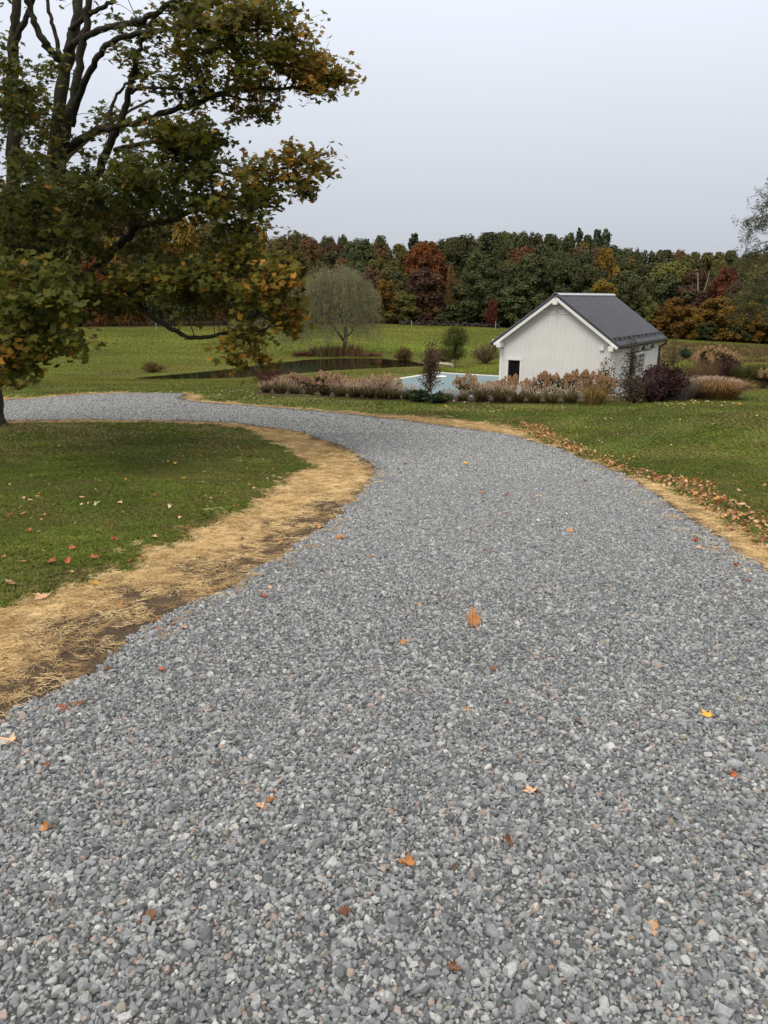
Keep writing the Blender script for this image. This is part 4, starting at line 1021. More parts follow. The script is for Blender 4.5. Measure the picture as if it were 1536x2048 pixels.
# stone wall along the wood edge
def wall_stones():
    rs = np.random.default_rng(77); us = np.linspace(800, 1000, 80); P = []; 
    for u in us:
        for j in range(3):
            Y = 129.5 + rs.normal() * .3; x = at(u, 650, Y)[0] + rs.normal() * .1; P.append((x, Y, float(H(x, Y)) + .15 + .28 * j * rs.random()))
    P = np.array(P); n = len(P); q = stones[3]
    V = np.array([v.co[:] for v in q.vertices]); F = [tuple(p.vertices) for p in q.polygons]
    me = stamp('stone_wall', V, F, P - P[0], rand_rots(n, None, .3, rs), rs.uniform(.14, .3, n)); return me, P[0]
me, p0 = wall_stones(); tag(link('stone_wall', me, flat('field_stone', (.05, .044, .04), .9, .1, var=.4, scale=2), loc=tuple(p0)), 'low tumbled fieldstone wall along the far edge of the field', 'wall')

# white posts
for u, v, lab in [(313, 661, 'thin white marker post at the far edge of the left field'), (823, 656, 'thin white marker post at the wood edge between willow and shed'), (991, 658, 'thin white marker post just left of the shed eave')]:
    g = ground(u, v); o = MB().lathe([(.04, -.1), (.04, 1.0), (.055, 1.01), (.055, 1.07), (.015, 1.1)], sides=8).build('marker_post', flat('post_white', (.36, .35, .32), .6), loc=tuple(g), sm=False)
    tag(o, lab, 'post', 'white marker posts')

# ------------------------------------------------------------------ willows
def willow(name, u, v, h, w, nstr, leafs, label, mat, limbs=True, seed=1, lowest=.16, leaf=.045, airy=1.0):
    g = ground(u, v); rs = np.random.default_rng(seed); root = empty(name, tuple(g), 0, label, 'tree')
    k = h / 8.3
    px = lambda a, b: np.array([(a - 890) / 7.0 / FPX * 80 * k, 0, (1290 - b) / 7.0 / FPX * 80 * k])
    L_ = [([px(890, 1300), px(895, 1180), px(900, 1100), px(905, 960), px(915, 850)], (.24, .15)), ([px(880, 1130), px(790, 1000), px(730, 900), px(660, 760), px(620, 650), px(560, 480)], (.15, .05)),
          ([px(900, 1090), px(960, 1040), px(1020, 970), px(1100, 900)], (.11, .03)), ([px(910, 860), px(850, 800), px(820, 700), px(770, 620), px(700, 480), px(640, 330)], (.11, .03)), ([px(915, 850), px(910, 700), px(930, 500), px(965, 250)], (.12, .03)), ([px(915, 850), px(980, 790), px(1020, 720), px(1100, 500), px(1150, 280)], (.09, .03))]
    parts = []; nodes = []
    for pts, (a, b) in L_:
        P = resample([p + np.array([0, rs.normal() * .4 * k * (i > 0), 0]) for i, p in enumerate(pts)], 14); parts.append(tube_arrays(P, np.linspace(a, b, 14) * k, 7)); nodes.append(P[4:])
    for i in range(22):
        a = rs.uniform(0, 6.28); r = w / 2 * rs.uniform(.5, .9); e = np.array([r * math.cos(a) - .16 * w, r * math.sin(a), h * (.9 - .35 * (r / (w / 2)) ** 2) * rs.uniform(.9, 1.0)])
        s_ = nodes[rs.integers(0, len(nodes))][rs.integers(2, 9)]; parts.append(tube_arrays(resample([s_, (s_ + e) / 2 + [0, 0, .3 * k], e], 7), np.linspace(.045, .01, 7) * k, 4))
    link('trunk', smooth(mesh_from('trunk', *join_arrays(parts))), M['bark_far'], root)
    P = []; T = []; D = []; sp = []
    for i in range(nstr):
        a = rs.uniform(0, 6.28); r = math.sqrt(rs.uniform(0, 1)); lump = 1 + .10 * math.sin(3 * a + seed) + .08 * math.sin(7 * a + seed)
        x = r * w / 2 * math.cos(a) * lump * .92 - .15 * w; y = r * w / 2 * math.sin(a) * lump * .92; ztop = h * (.96 - .30 * r ** 4) * rs.uniform(.86, 1.0) + .045 * h * math.sin(5 * a + 4 * r + seed) + .07 * h * math.cos(a) * r
        if ztop > h: ztop = h
        zbot = max(h * lowest * rs.uniform(.8, 1.8), ztop - h * (rs.uniform(.18, .62) if r < .65 else rs.uniform(.30, .72))); 
        if r < .55: zbot = max(zbot, h * .50 * rs.uniform(.85, 1.3))
        n = int(leafs * (ztop - zbot) / h * rs.uniform(.6, 1.2)) + 3; t = np.sort(rs.uniform(0, 1, n)); ox, oy = math.cos(a) * .06 * w, math.sin(a) * .06 * w
        sway = rs.normal(0, .02, 2) * w
        bend = 1 - (1 - t) ** 3
        c = np.stack([x + ox * bend + sway[0] * t, y + oy * bend + sway[1] * t, ztop - (ztop - zbot) * t ** 1.2], 1) + rs.normal(0, .011 * h, (n, 3)); P.append(c); T.append(np.clip(rs.normal(.5, .2) + rs.normal(0, .12, n), 0, 1))
    P = np.vstack(P); T = np.concatenate(T); n = len(P)
    tv = [(-.16, 0, 0), (0, -1, 0), (.16, 0, 0), (0, 1, 0)]; 
    nrm = rs.normal(size=(n, 3)); nrm[:, 2] *= .3; nrm /= np.linalg.norm(nrm, axis=1)[:, None]
    dn = np.tile([0, 0, -1.0], (n, 1)) + rs.normal(0, .6, (n, 3)); dn -= nrm * (dn * nrm).sum(1)[:, None]; dn /= np.linalg.norm(dn, axis=1)[:, None]
    R = np.stack([np.cross(dn, nrm), dn, nrm], 2)
    link('crown', stamp('crown', tv, [(0, 1, 2, 3)], P, R, leaf * h * rs.uniform(.5, 1.1, n) * .42, T), mat, root)
    return root
M['willow'] = foliage('willow_leaves', [(0, (.11, .10, .058)), (.5, (.195, .178, .105)), (1, (.30, .275, .175))], .35, .6, .0, .1)
willow('weeping_willow', 690, 706, 8.4, 9.0, 1900, 62, 'large grey green weeping willow standing at the far bank of the pond', M['willow'], seed=3, lowest=.10)
willow('weeping_willow', 509, 713, 4.2, 4.4, 330, 42, 'small thin weeping willow left of the large one on the pond bank', M['willow'], seed=8, lowest=.2, leaf=.05)

# airy tree entering at the right edge
def airy_tree():
    Y = 46.0; g = at(1618, 700, Y); g[2] = float(H(g[0], Y)); rs = np.random.default_rng(21); root = empty('birch_tree', tuple(g), 0, 'airy fine-leaved tree reaching in from the right edge above the wood', 'tree')
    top = at(1618, 300, Y)[2] - g[2]; parts = [tube_arrays(resample([(0, 0, -.2), (.1, 0, top * .4), (-.1, .1, top * .75), (0, 0, top)], 12), np.linspace(.2, .03, 12), 7)]; P = []; D = []
    ends = []
    for i in range(110):
        h = rs.uniform(.22, .97) * top; a = rs.uniform(0, 6.28); L_ = (1.15 + 3.6 * math.sin(math.pi * min(1, (h / top)) ** .8) ** .7) * rs.uniform(.55, 1.0); e = np.array([L_ * math.cos(a), L_ * math.sin(a), h + L_ * rs.uniform(-.1, .35)])
        c = resample([(0, 0, h - .3), e * [.5, .5, 1] + [0, 0, .35], e, e * [1.12, 1.12, 1] - [0, 0, .5]], 10); parts.append(tube_arrays(c, np.linspace(.035, .006, 10), 4))
        for q in c[3:]:
            for j in range(4):
                d = rs.normal(size=3) * [.4, .4, .25]; tip = q + d - [0, 0, rs.uniform(.1, .55)]; parts.append(tube_arrays([q, q + d, tip], [.006, .004, .003], 3)); t = rs.uniform(0, 1, 20)[:, None]; P.append((q + d) * (1 - t) + tip * t + rs.normal(0, .08, (20, 3)))
    P = np.vstack(P); n = len(P); link('trunk', smooth(mesh_from('trunk', *join_arrays(parts))), M['bark_far'], root)
    tv = [(-.25, 0, 0), (0, -1, 0), (.25, 0, 0), (0, 1, 0)]
    link('crown', stamp('crown', tv, [(0, 1, 2, 3)], P, rand_rots(n, None, .9, rs), rs.uniform(.05, .10, n)), foliage('grey_green_leaves', [(0, (.05, .06, .03)), (.6, (.09, .095, .045)), (1, (.15, .12, .04))], .3, .6, 0, .2), root)
airy_tree()

# ------------------------------------------------------------------ shed
SH = empty('pool_house', (5.34, 35.9, -2.86), -math.radians(32.9), 'white gabled pool house with black ribbed metal roof behind the flower bed', 'building')
W_, D_, HE, RISE = 5.22, 7.4, 2.61, 1.88
def mat_siding():
    t = NT('white_board_siding'); oc = t.objc()
    n = t.noise(1.3, 5, .6, oc); c = t.ramp(n, [(.3, (.64, .64, .625)), (.7, (.71, .71, .695))])
    mp = t.n('ShaderNodeMapping'); mp.inputs['Scale'].default_value = (9, 9, .25); t.l(oc, mp.inputs[0]); st = t.noise(1.5, 3, .6, mp.outputs[0]); c = t.mixc(t.mr(st, .45, .75, 0, .10), c, (.55, .55, .53))
    return t.pbr(c, .6, spec=.3)
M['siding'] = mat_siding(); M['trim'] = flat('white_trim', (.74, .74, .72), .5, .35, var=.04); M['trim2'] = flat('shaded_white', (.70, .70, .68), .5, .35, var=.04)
M['black'] = flat('black_metal', (.018, .019, .02), .35, .5, var=.1)
def mat_roof():
    t = NT('dark_metal_roof'); n = t.noise(2.5, 4, .6, t.objc()); c = t.ramp(n, [(.3, (.040, .043, .056)), (.7, (.060, .064, .080))])
    return t.pbr(c, .28, metal=.3, spec=.6)
M['roof'] = mat_roof()
t = NT('window_glass_dark'); p = t.n('ShaderNodeBsdfPrincipled'); p.inputs['Base Color'].default_value = (.006, .007, .008, 1); p.inputs['Roughness'].default_value = .08; p.inputs['Specular IOR Level'].default_value = .5; t.l(p.outputs[0], t.out.inputs[0]); M['glass'] = t.m
WX0, WX1, WZ0, WZ1 = .40, .98, .80, 1.74           # gable window
SY0, SY1, SZ0, SZ1 = 2.5, 4.9, 1.08, 1.94          # side window pair
# walls: boards separated by real V grooves; each wall cut round its opening
def board_wall(mb, p0, dirv, nrm, length, topf, hole=None, bw=.20):
    """boards as narrow quads with a 6 mm groove between them"""
    p0 = np.array(p0, float); d = np.array(dirv, float); n = np.array(nrm, float); k = int(round(length / bw)); bw = length / k
    cuts = []
    for i in range(k): cuts += [i * bw, (i + 1) * bw]
    for i in range(k):
        a, b = i * bw, (i + 1) * bw
        e = .005 
        segs = [(a, a + e, -.008, 0), (a + e, b - e, 0, 0), (b - e, b, 0, -.008)]
        for s0, s1, o0, o1 in segs:
            spans = [(-.35, None)]
            if hole and s1 > hole[0] and s0 < hole[1]: spans = [(-.35, hole[2]), (hole[3], None)]
            for z0, z1 in spans:
                za = topf(s0) if z1 is None else z1; zb = topf(s1) if z1 is None else z1
                q = [p0 + d * s0 + n * o0 + [0, 0, z0], p0 + d * s1 + n * o1 + [0, 0, z0], p0 + d * s1 + n * o1 + [0, 0, zb], p0 + d * s0 + n * o0 + [0, 0, za]]
                mb.add(q, [(0, 1, 2, 3)])
gtop = lambda s: HE + RISE * (1 - abs(s - W_ / 2) / (W_ / 2))
w = MB()
board_wall(w, (0, 0, 0), (1, 0, 0), (0, -1, 0), W_, gtop, (WX0, WX1, WZ0, WZ1))
board_wall(w, (W_, D_, 0), (-1, 0, 0), (0, 1, 0), W_, gtop)
board_wall(w, (W_, 0, 0), (0, 1, 0), (1, 0, 0), D_, lambda s: HE, (SY0, SY1, SZ0, SZ1))
board_wall(w, (0, D_, 0), (0, -1, 0), (-1, 0, 0), D_, lambda s: HE)
wall = w.build('wall', M['siding'], SH)
# corner boards
for x0, x1, y0, y1 in ((-.025, .09, -.025, .002), (W_ - .09, W_ + .025, -.025, .002), (W_ + .001, W_ + .025, .004, .09), (W_ + .001, W_ + .025, D_ - .09, D_ + .02)): MB().box(x0, x1, y0, y1, -.3, HE - .02).build('corner_board', M['trim'], SH)
# roof
OV, OE, TH = .32, .28, .05
pitch = math.atan2(RISE, W_ / 2); ct, st_ = math.cos(pitch), math.sin(pitch)
zr = HE + RISE + .10
def slope_pt(side, s, y, up=0):       # s metres down the slope from the ridge
    x = W_ / 2 + side * (s * ct + up * st_); return (x, y, zr - s * st_ + up * ct)
SL = (W_ / 2 + OE) / ct
rf = MB()
for side in (-1, 1):
    a = [slope_pt(side, .0, -OV), slope_pt(side, SL, -OV), slope_pt(side, SL, -OV, -TH), slope_pt(side, .0, -OV, -TH)]
    a[0] = (W_ / 2, -OV, zr); a[3] = (W_ / 2, -OV, zr - TH / ct)
    rf.prism(a, (0, D_ + 2 * OV, 0))
    nr = 28; pit = (D_ + 2 * OV - .02) / nr
    prof = []
    for i in range(nr):                      # tall boxed ribs between flat pans
        y = -OV + .01 + pit * i
        prof += [(y, .004), (y + pit * .06, .068), (y + pit * .14, .080), (y + pit * .28, .080), (y + pit * .36, .068), (y + pit * .42, .004)]
    prof.append((-OV + .01 + pit * nr, .004))
    V = [slope_pt(side, .06, y, h_) for y, h_ in prof] + [slope_pt(side, SL + .01, y, h_) for y, h_ in prof]; k = len(prof)
    rf.add(V, [(i, i + 1, k + i + 1, k + i) for i in range(k - 1)])
roof = rf.build('roof', M['roof'], SH)
rc = MB()
for side in (-1, 1):
    rc.prism([slope_pt(side, 0.0, -OV - .01, .083), slope_pt(side, .15, -OV - .01, .083), slope_pt(side, .15, -OV - .01, .100), slope_pt(side, -.0, -OV - .01, .103)], (0, D_ + 2 * OV + .02, 0))
rc.build('ridge_cap', flat('ridge_zinc', (.42, .43, .45), .35, .5, .5, var=.05), roof)
for side in (1,):
    sg = MB()
    for off in (.30, .42): sg.tube([slope_pt(side, SL - off, -OV + .02, .12), slope_pt(side, SL - off, D_ + OV - .02, .12)], [.014, .014], 6)
    for i in range(12):
        y = -OV + .1 + (D_ + 2 * OV - .2) * i / 11; sg.prism([slope_pt(side, SL - .46, y, .035), slope_pt(side, SL - .28, y, .035), slope_pt(side, SL - .30, y, .13), slope_pt(side, SL - .44, y, .13)], (0, .012, 0))
    sg.build('snow_guard', M['black'], roof)
# soffit and rake boards
so = MB()
for side in (-1, 1):
    for y0, dy in ((-OV + .005, .028), (D_ + OV - .033, .028)):
        so.prism([slope_pt(side, .0, y0, -TH - .003), slope_pt(side, SL - .01, y0, -TH - .003), slope_pt(side, SL - .01, y0, -TH - .125), slope_pt(side, .0, y0, -TH - .125)], (0, dy, 0))
        rk = so.build('rake_board', M['trim'], SH); so = MB()
for side in (-1, 1):
    so.prism([slope_pt(side, .0, -OV + .034, -TH - .003), slope_pt(side, SL - .03, -OV + .034, -TH - .003), slope_pt(side, SL - .03, -OV + .034, -TH - .025), slope_pt(side, .0, -OV + .034, -TH - .025)], (0, D_ + 2 * OV - .07, 0))
so.build('soffit', M['trim2'], SH)
be = MB()
for cx, cz in ((W_ / 2, HE + RISE - .20), (.06, HE - .20), (W_ - .06, HE - .20)):
    b = MB(); b.box(cx - .10, cx + .10, -OV - .10, -.03, cz - .10, cz + .10); b.build('beam_end', M['trim'], SH)
# vents
for s_, nm_ in ((-1, 0), (1, 0)):
    v_ = MB(); xa = W_ / 2 + s_ * .14; xb = W_ / 2 + s_ * .62; zb = HE + RISE - .70
    v_.prism([(xa, -.03, zb), (xb, -.03, zb), (xb, -.03, zb + .045), (xa, -.03, zb + .045)] if s_ > 0 else [(xb, -.03, zb), (xa, -.03, zb), (xa, -.03, zb + .045), (xb, -.03, zb + .045)], (0, .026, 0))
    for j in range(4):
        z = zb + .07 + j * .075; xe = W_ / 2 + s_ * (.55 - j * .105); lo, hi = min(xa + s_ * .02, xe), max(xa + s_ * .02, xe); v_.prism([(lo, -.028, z), (hi, -.028, z), (hi, -.006, z + .035), (lo, -.006, z + .035)], (0, .004, .012))
    v_.box(min(xa, xa - s_ * .04), max(xa, xa - s_ * .04), -.03, -.004, zb, zb + .42); v_.build('gable_vent', M['trim'], SH)
b = MB(); b.box(W_ - .62, W_ - .44, -.09, -.003, HE - .30, HE - .11); b.build('junction_box', M['trim'], SH)
# windows
def window(x0, x1, z0, z1, to, muntins, parent):
    """to(a, d, z): along, outward, up"""
    def bxx(mb, a0, a1, d0, d1, c0, c1):
        mb.add([to(a0, d0, c0), to(a1, d0, c0), to(a1, d1, c0), to(a0, d1, c0), to(a0, d0, c1), to(a1, d0, c1), to(a1, d1, c1), to(a0, d1, c1)], [(0, 3, 2, 1), (4, 5, 6, 7), (0, 1, 5, 4), (1, 2, 6, 5), (2, 3, 7, 6), (3, 0, 4, 7)])
    f = MB(); t_ = .085
    bxx(f, x0 - t_, x0, -.06, .025, z0, z1); bxx(f, x1, x1 + t_, -.06, .025, z0, z1); bxx(f, x0 - t_ - .02, x1 + t_ + .02, -.06, .035, z1, z1 + .11); bxx(f, x0 - t_ - .02, x1 + t_ + .02, -.06, .055, z0 - .06, z0)
    fo = f.build('window', M['trim'], parent)
    g_ = MB(); bxx(g_, x0, x1, -.075, -.055, z0, z1); g_.build('pane', M['glass'], fo)
    if muntins:
        mb = MB(); nx, nz, split = muntins
        for a in split: bxx(mb, a - .05, a + .05, -.054, .015, z0, z1)
        edges = [x0] + list(split) + [x1]
        for i in range(len(edges) - 1):
            for j in range(1, nx):
                a = edges[i] + (edges[i + 1] - edges[i]) * j / nx; bxx(mb, a - .013, a + .013, -.0535, -.02, z0, z1)
        for j in range(1, nz):
            c = z0 + (z1 - z0) * j / nz; bxx(mb, x0, x1, -.053, -.024, c - .013, c + .013)
        mb.build('muntins', M['trim'], fo)
window(WX0, WX1, WZ0, WZ1, lambda a, d, z: (a, -d, z), None, SH)
window(SY0, SY1, SZ0, SZ1, lambda a, d, z: (W_ + d, a, z), (3, 4, [(SY0 + SY1) / 2]), SH)
b = MB(); b.box(W_ + .05, W_ + .075, 1.6, 5.95, SZ1 + .14, SZ1 + .185); 
for y in (1.9, 3.0, 4.1, 5.5): b.box(W_ + .0, W_ + .05, y, y + .04, SZ1 + .145, SZ1 + .18)
b.build('shutter_rail', M['black'], SH)
for y in (3.5, 5.05):
    lp = MB().tube(resample([(W_, y, 2.30), (W_ + .06, y, 2.42), (W_ + .17, y, 2.47), (W_ + .27, y, 2.43), (W_ + .30, y, 2.36)], 12), [.013] * 12, 7).lathe([(.06, -.01), (.06, .012)], (W_ + .01, y, 2.30), 10).build('barn_light', M['black'], SH, sm=True)
    MB().lathe([(.15, 0), (.145, .015), (.085, .07), (.05, .09), (.04, .15), (.015, .17)], (W_ + .30, y, 2.20), 18).build('lamp_shade', M['black'], lp, sm=True)
# gutters and downspout
for side, x in ((1, W_ + OE), (-1, -OE)):
    zg = zr - SL * st_; gt = MB(); xs_ = x + side * .005
    gt.prism([(xs_, -OV, zg - .01), (xs_ + side * .11, -OV, zg - .01), (xs_ + side * .09, -OV, zg - .10), (xs_ + side * .01, -OV, zg - .10)], (0, D_ + 2 * OV, 0)); gt.build('gutter', M['black'], SH)
zg = zr - SL * st_
MB().tube(resample([(W_ + OE + .05, D_ + .05, zg - .08), (W_ + OE + .03, D_ + .0, zg - .22), (W_ + .12, D_ - .05, zg - .36), (W_ + .07, D_ - .05, zg - .6), (W_ + .07, D_ - .05, -.2)], 20), [.042] * 20, 8).build('downspout', M['black'], SH, sm=True)
MB().box(-OE - .12, -OE + .12, -.1, .06, zg + .04, zg + .12).build('floodlight', M['trim'], SH)

# ------------------------------------------------------------------ pool
ex = np.array([.8397, -.5432]); ey = np.array([.5432, .8397]); A = on_plane(876, 746.5, -2.80)[:2]
PL_, PW_ = 10.4, 7.1; pool = empty('swimming_pool', (A[0] - ey[0] * PL_, A[1] - ey[1] * PL_, -2.80), -math.radians(32.9), 'swimming pool under a pale blue cover left of the white pool house', 'pool')
t = NT('pool_cover_fabric'); oc = t.objc(); c = t.ramp(t.noise(.8, 5, .6, oc), [(.3, (.105, .165, .19)), (.7, (.125, .19, .22))]); M['cover'] = t.pbr(c, .55, t.bump(t.noise(2.2, 4, .6, oc), .25, .05), spec=.3)
MB().box(.12, PW_ - .12, .12, PL_ - .12, -.2, .02).build('pool_cover', M['cover'], pool)
cp_ = MB(); cp_.box(-.25, .12, -.25, PL_ + .25, -.2, .045).box(PW_ - .12, PW_ + .25, -.25, PL_ + .25, -.2, .045).box(.12, PW_ - .12, -.25, .12, -.2, .045).box(.12, PW_ - .12, PL_ - .12, PL_ + .25, -.2, .045)
cp_.build('coping', flat('pale_coping', (.48, .50, .49), .6, .3, var=.06), pool)
sk = on_plane(883, 754, -2.78)
t_ = MB().lathe([(.30, 0), (.31, .03), (.28, .06), (.1, .075)], sides=20).build('skimmer_lid', M['trim'], loc=(sk[0], sk[1], -2.78), sm=True); tag(t_, 'small round white lid lying on the blue pool cover', 'lid')
dk = MB().box(PW_ + .26, PW_ + 1.1, -.5, PL_ + .2, -.2, .015); o = dk.build('pool_terrace', flat('bluestone', (.22, .26, .28), .8, .2, var=.15, scale=2), loc=tuple(pool.location), rot=(0, 0, -math.radians(32.9))); tag(o, kind='structure')
s0, s1 = on_plane(868, 729, -3.55), on_plane(905, 733, -3.35)
MB().tube([tuple(s0 + [0, 0, .1]), tuple((s0 + s1) / 2 + [0, 0, .12]), tuple(s1 + [0, 0, .1])], [.14, .15, .13], 6).build('stone_slab', flat('pale_slab', (.36, .32, .26), .9, .1, var=.2)); tag(bpy.data.objects['stone_slab'], 'pale stone edging slab near the right end of the pond', 'stone')

# ------------------------------------------------------------------ planting
BEDL = [gxy(u, v) for u, v in [(505, 788), (600, 794), (720, 799), (840, 804), (960, 807), (1080, 809), (1220, 812), (1290, 813), (1370, 804), (1470, 796), (1480, 782)]] 
BEDU = [gxy(u, v) for u, v in [(1440, 775), (1300, 790), (1225, 795), (1000, 790), (830, 787), (700, 776), (520, 772)]]
BED = BEDL + BEDU
xs = np.arange(-8, 17, .15); ys = np.arange(26, 42, .15); X, Y = np.meshgrid(xs, ys); S = seg_sd(BED, X, Y)
me, V = grid_mesh('planting_bed', xs, ys, lambda x, y: H(x, y) + np.clip(S / .15 * .03, -.08, .03), S > -.3)
tag(link('planting_bed', me, flat('bark_mulch', (.055, .038, .028), .95, .05, var=.5, scale=18, bumpscale=20)), kind='structure')

def blades(rs, n, h, spread, w, droop=.5, base_r=.12, lean=(.1, .9)):
    V = []; F = []
    for i in range(n):
        a = rs.uniform(0, 6.283); b = np.array([math.cos(a), math.sin(a), 0]) * base_r * math.sqrt(rs.random()); hh = h * rs.uniform(.6, 1.1); le = rs.uniform(*lean) * spread
        d = np.array([math.cos(a), math.sin(a), 0]); sd = np.array([-math.sin(a), math.cos(a), 0]) * w * rs.uniform(.6, 1.2)
        p1 = b + d * le * .3 + [0, 0, hh * .6]; p2 = b + d * le * .7 + [0, 0, hh * .92]; p3 = b + d * le * (1 + droop * .3) + [0, 0, hh * (1 - droop * .45)]
        q = len(V); V += [b - sd, b + sd, p1 - sd, p1 + sd, p2 - sd * .7, p2 + sd * .7, p3]; F += [(q, q + 1, q + 3, q + 2), (q + 2, q + 3, q + 5, q + 4), (q + 4, q + 5, q + 6)]
    return V, F
def with_tint(me, per=None, rs=None):
    rs = rs or RNG; a = me.attributes.new('tint', 'FLOAT', 'FACE'); n = len(me.polygons); a.data.foreach_set('value', (np.repeat(rs.random(n // 3 + 1), 3)[:n] if per is None else per).astype(np.float32)); return me
SPINDLE = [(0, 0, -1), (.16, 0, -.3), (0, .16, -.3), (-.16, 0, -.3), (0, -.16, -.3), (.13, 0, .4), (0, .13, .4), (-.13, 0, .4), (0, -.13, .4), (0, 0, 1)]
SPF = [(0, 2, 1), (0, 3, 2), (0, 4, 3), (0, 1, 4), (1, 2, 6, 5), (2, 3, 7, 6), (3, 4, 8, 7), (4, 1, 5, 8), (5, 6, 9), (6, 7, 9), (7, 8, 9), (8, 5, 9)]
def axis_rots(d, rs):
    d = d / (np.linalg.norm(d, axis=1)[:, None] + 1e-9); a = rs.normal(size=d.shape); a -= d * (a * d).sum(1)[:, None]; a /= np.linalg.norm(a, axis=1)[:, None]; return np.stack([a, np.cross(d, a), d], 2)
def plumes(rs, n, h, spread, size, hlo=.7):
    a = rs.uniform(0, 6.283, n); r = np.sqrt(rs.random(n)) * spread; z = h * (hlo + (1 - hlo) * rs.random(n)) * (1 - .28 * (r / spread) ** 2)
    P = np.stack([r * np.cos(a), r * np.sin(a), z], 1); d = np.stack([np.cos(a) * r * 1.2, np.sin(a) * r * 1.2, np.full(n, .55 * spread + .2)], 1) + rs.normal(0, .12, (n, 3))
    return stamp('plumes', SPINDLE, SPF, P, axis_rots(d, rs), np.stack([size * .55 * np.ones(n), size * .55 * np.ones(n), size * rs.uniform(.7, 1.3, n)], 1))
M['gblade'] = foliage('bronze_green_blades', [(0, (.035, .040, .012)), (.5, (.075, .065, .02)), (1, (.17, .11, .035))], .3, .6, .15, .2)
M['plume'] = foliage('pink_plumes', [(0, (.32, .235, .15)), (.5, (.50, .39, .27)), (1, (.70, .59, .46))], .3, .8, .1, .1)
def grass_proto(k, h=.74, pl=120, psize=.095, spread=.46, bm='gblade', pm='plume', name='fountain_grass', hlo=.62):
    rs = np.random.default_rng(700 + k); r = empty(name, (0, 0, 0)); v, f = blades(rs, 260, h * .62, spread * 1.05, .008, .8, spread * .45, (.3, 1.0)); 
    link('blades', with_tint(mesh_from('blades', v, f)), M[bm], r)
    if pl: link('plumes', plumes(rs, pl, h, spread, psize, hlo), M[pm], r)
    return r
GP = [grass_proto(k) for k in range(5)]; used = [0] * 5
def place(protos, used, i, loc, rz, sc, label, cat, group=None):
    k = i % len(protos); o = protos[k] if not used[k] else copy_tree(protos[k]); used[k] = 1
    o.location = loc; o.rotation_euler = (0, 0, rz); o.scale = sc if isinstance(sc, tuple) else (sc, sc, sc); tag(o, label, cat, group)
    if group is None and 'group' in o: del o['group']
    return o
ORD = ['first', 'second', 'third', 'fourth', 'fifth', 'sixth', 'seventh', 'eighth', 'ninth', 'tenth', 'eleventh', 'twelfth', 'thirteenth']
g1 = [(533, 790), (560, 792), (590, 794), (620, 795.5), (651, 797), (680, 798), (709, 799), (738, 800), (765, 801), (790, 802), (815, 803)]
for i, (u, v) in enumerate(g1):
    g = ground(u, v - 3); place(GP, used, i, tuple(g), random.uniform(0, 6.28), random.uniform(.72, 1.0) * (1 if i < 9 else .8), '%s pink-plumed fountain grass from the left end of the row left of the thin tree' % ORD[i], 'ornamental grass', 'fountain grasses edging the bed')
g2 = [(897, 805), (925, 806), (963, 807), (1000, 808), (1035, 808), (1068, 809), (1102, 810), (1140, 810)]
for i, (u, v) in enumerate(g2):
    g = ground(u, v - 3); place(GP, used, i + 2, tuple(g), random.uniform(0, 6.28), random.uniform(.78, 1.05) * (.75 if i < 2 else 1), '%s dark fountain grass counted rightward from the thin tree, in front of the pool house' % ORD[i], 'ornamental grass', 'fountain grasses edging the bed')
g = ground(1188, 809); M['gold_blade'] = foliage('golden_blades', [(0, (.09, .05, .018)), (.5, (.19, .11, .035)), (1, (.33, .21, .08))], .3, .6, .1, .2)
M['tanplume'] = foliage('tan_plumes', [(0, (.22, .12, .06)), (.5, (.33, .20, .11)), (1, (.46, .31, .2))], .3, .8, .1, .1)
gp = grass_proto(9, .98, 260, .11, .62, 'gold_blade', 'tanplume', hlo=.4); gp.location = tuple(g); tag(gp, 'big golden bronze grass clump at the near corner of the pool house', 'ornamental grass')

# hydrangeas with cone-shaped heads
def cone_mesh(seed=0):
    rs = np.random.default_rng(seed); P = []; N = []
    for i in range(120):
        t = rs.random(); r = .58 * (1 - t) ** .55 * (.6 + .4 * math.sin(min(1, t * 6 + .3) * 1.57)); a = rs.uniform(0, 6.28); P.append((r * math.cos(a), r * math.sin(a), t)); N.append((math.cos(a), math.sin(a), .5))
    return np.array(P), np.array(N)
CP_, CN_ = cone_mesh()
M['hleaf'] = foliage('hydrangea_leaves', [(0, (.03, .042, .012)), (.5, (.06, .065, .018)), (1, (.13, .09, .03))], .3, .6, .1, .2)
M['hhead'] = foliage('faded_pink_heads', [(0, (.25, .14, .08)), (.5, (.40, .25, .155)), (1, (.56, .40, .28))], .3, .7, .08, .1)
M['hhead_tan'] = foliage('tan_heads', [(0, (.22, .12, .06)), (.5, (.37, .22, .115)), (1, (.50, .33, .19))], .3, .7, .08, .1)
M['stem'] = flat('brown_stems', (.09, .06, .04), .8, .1, var=.2)
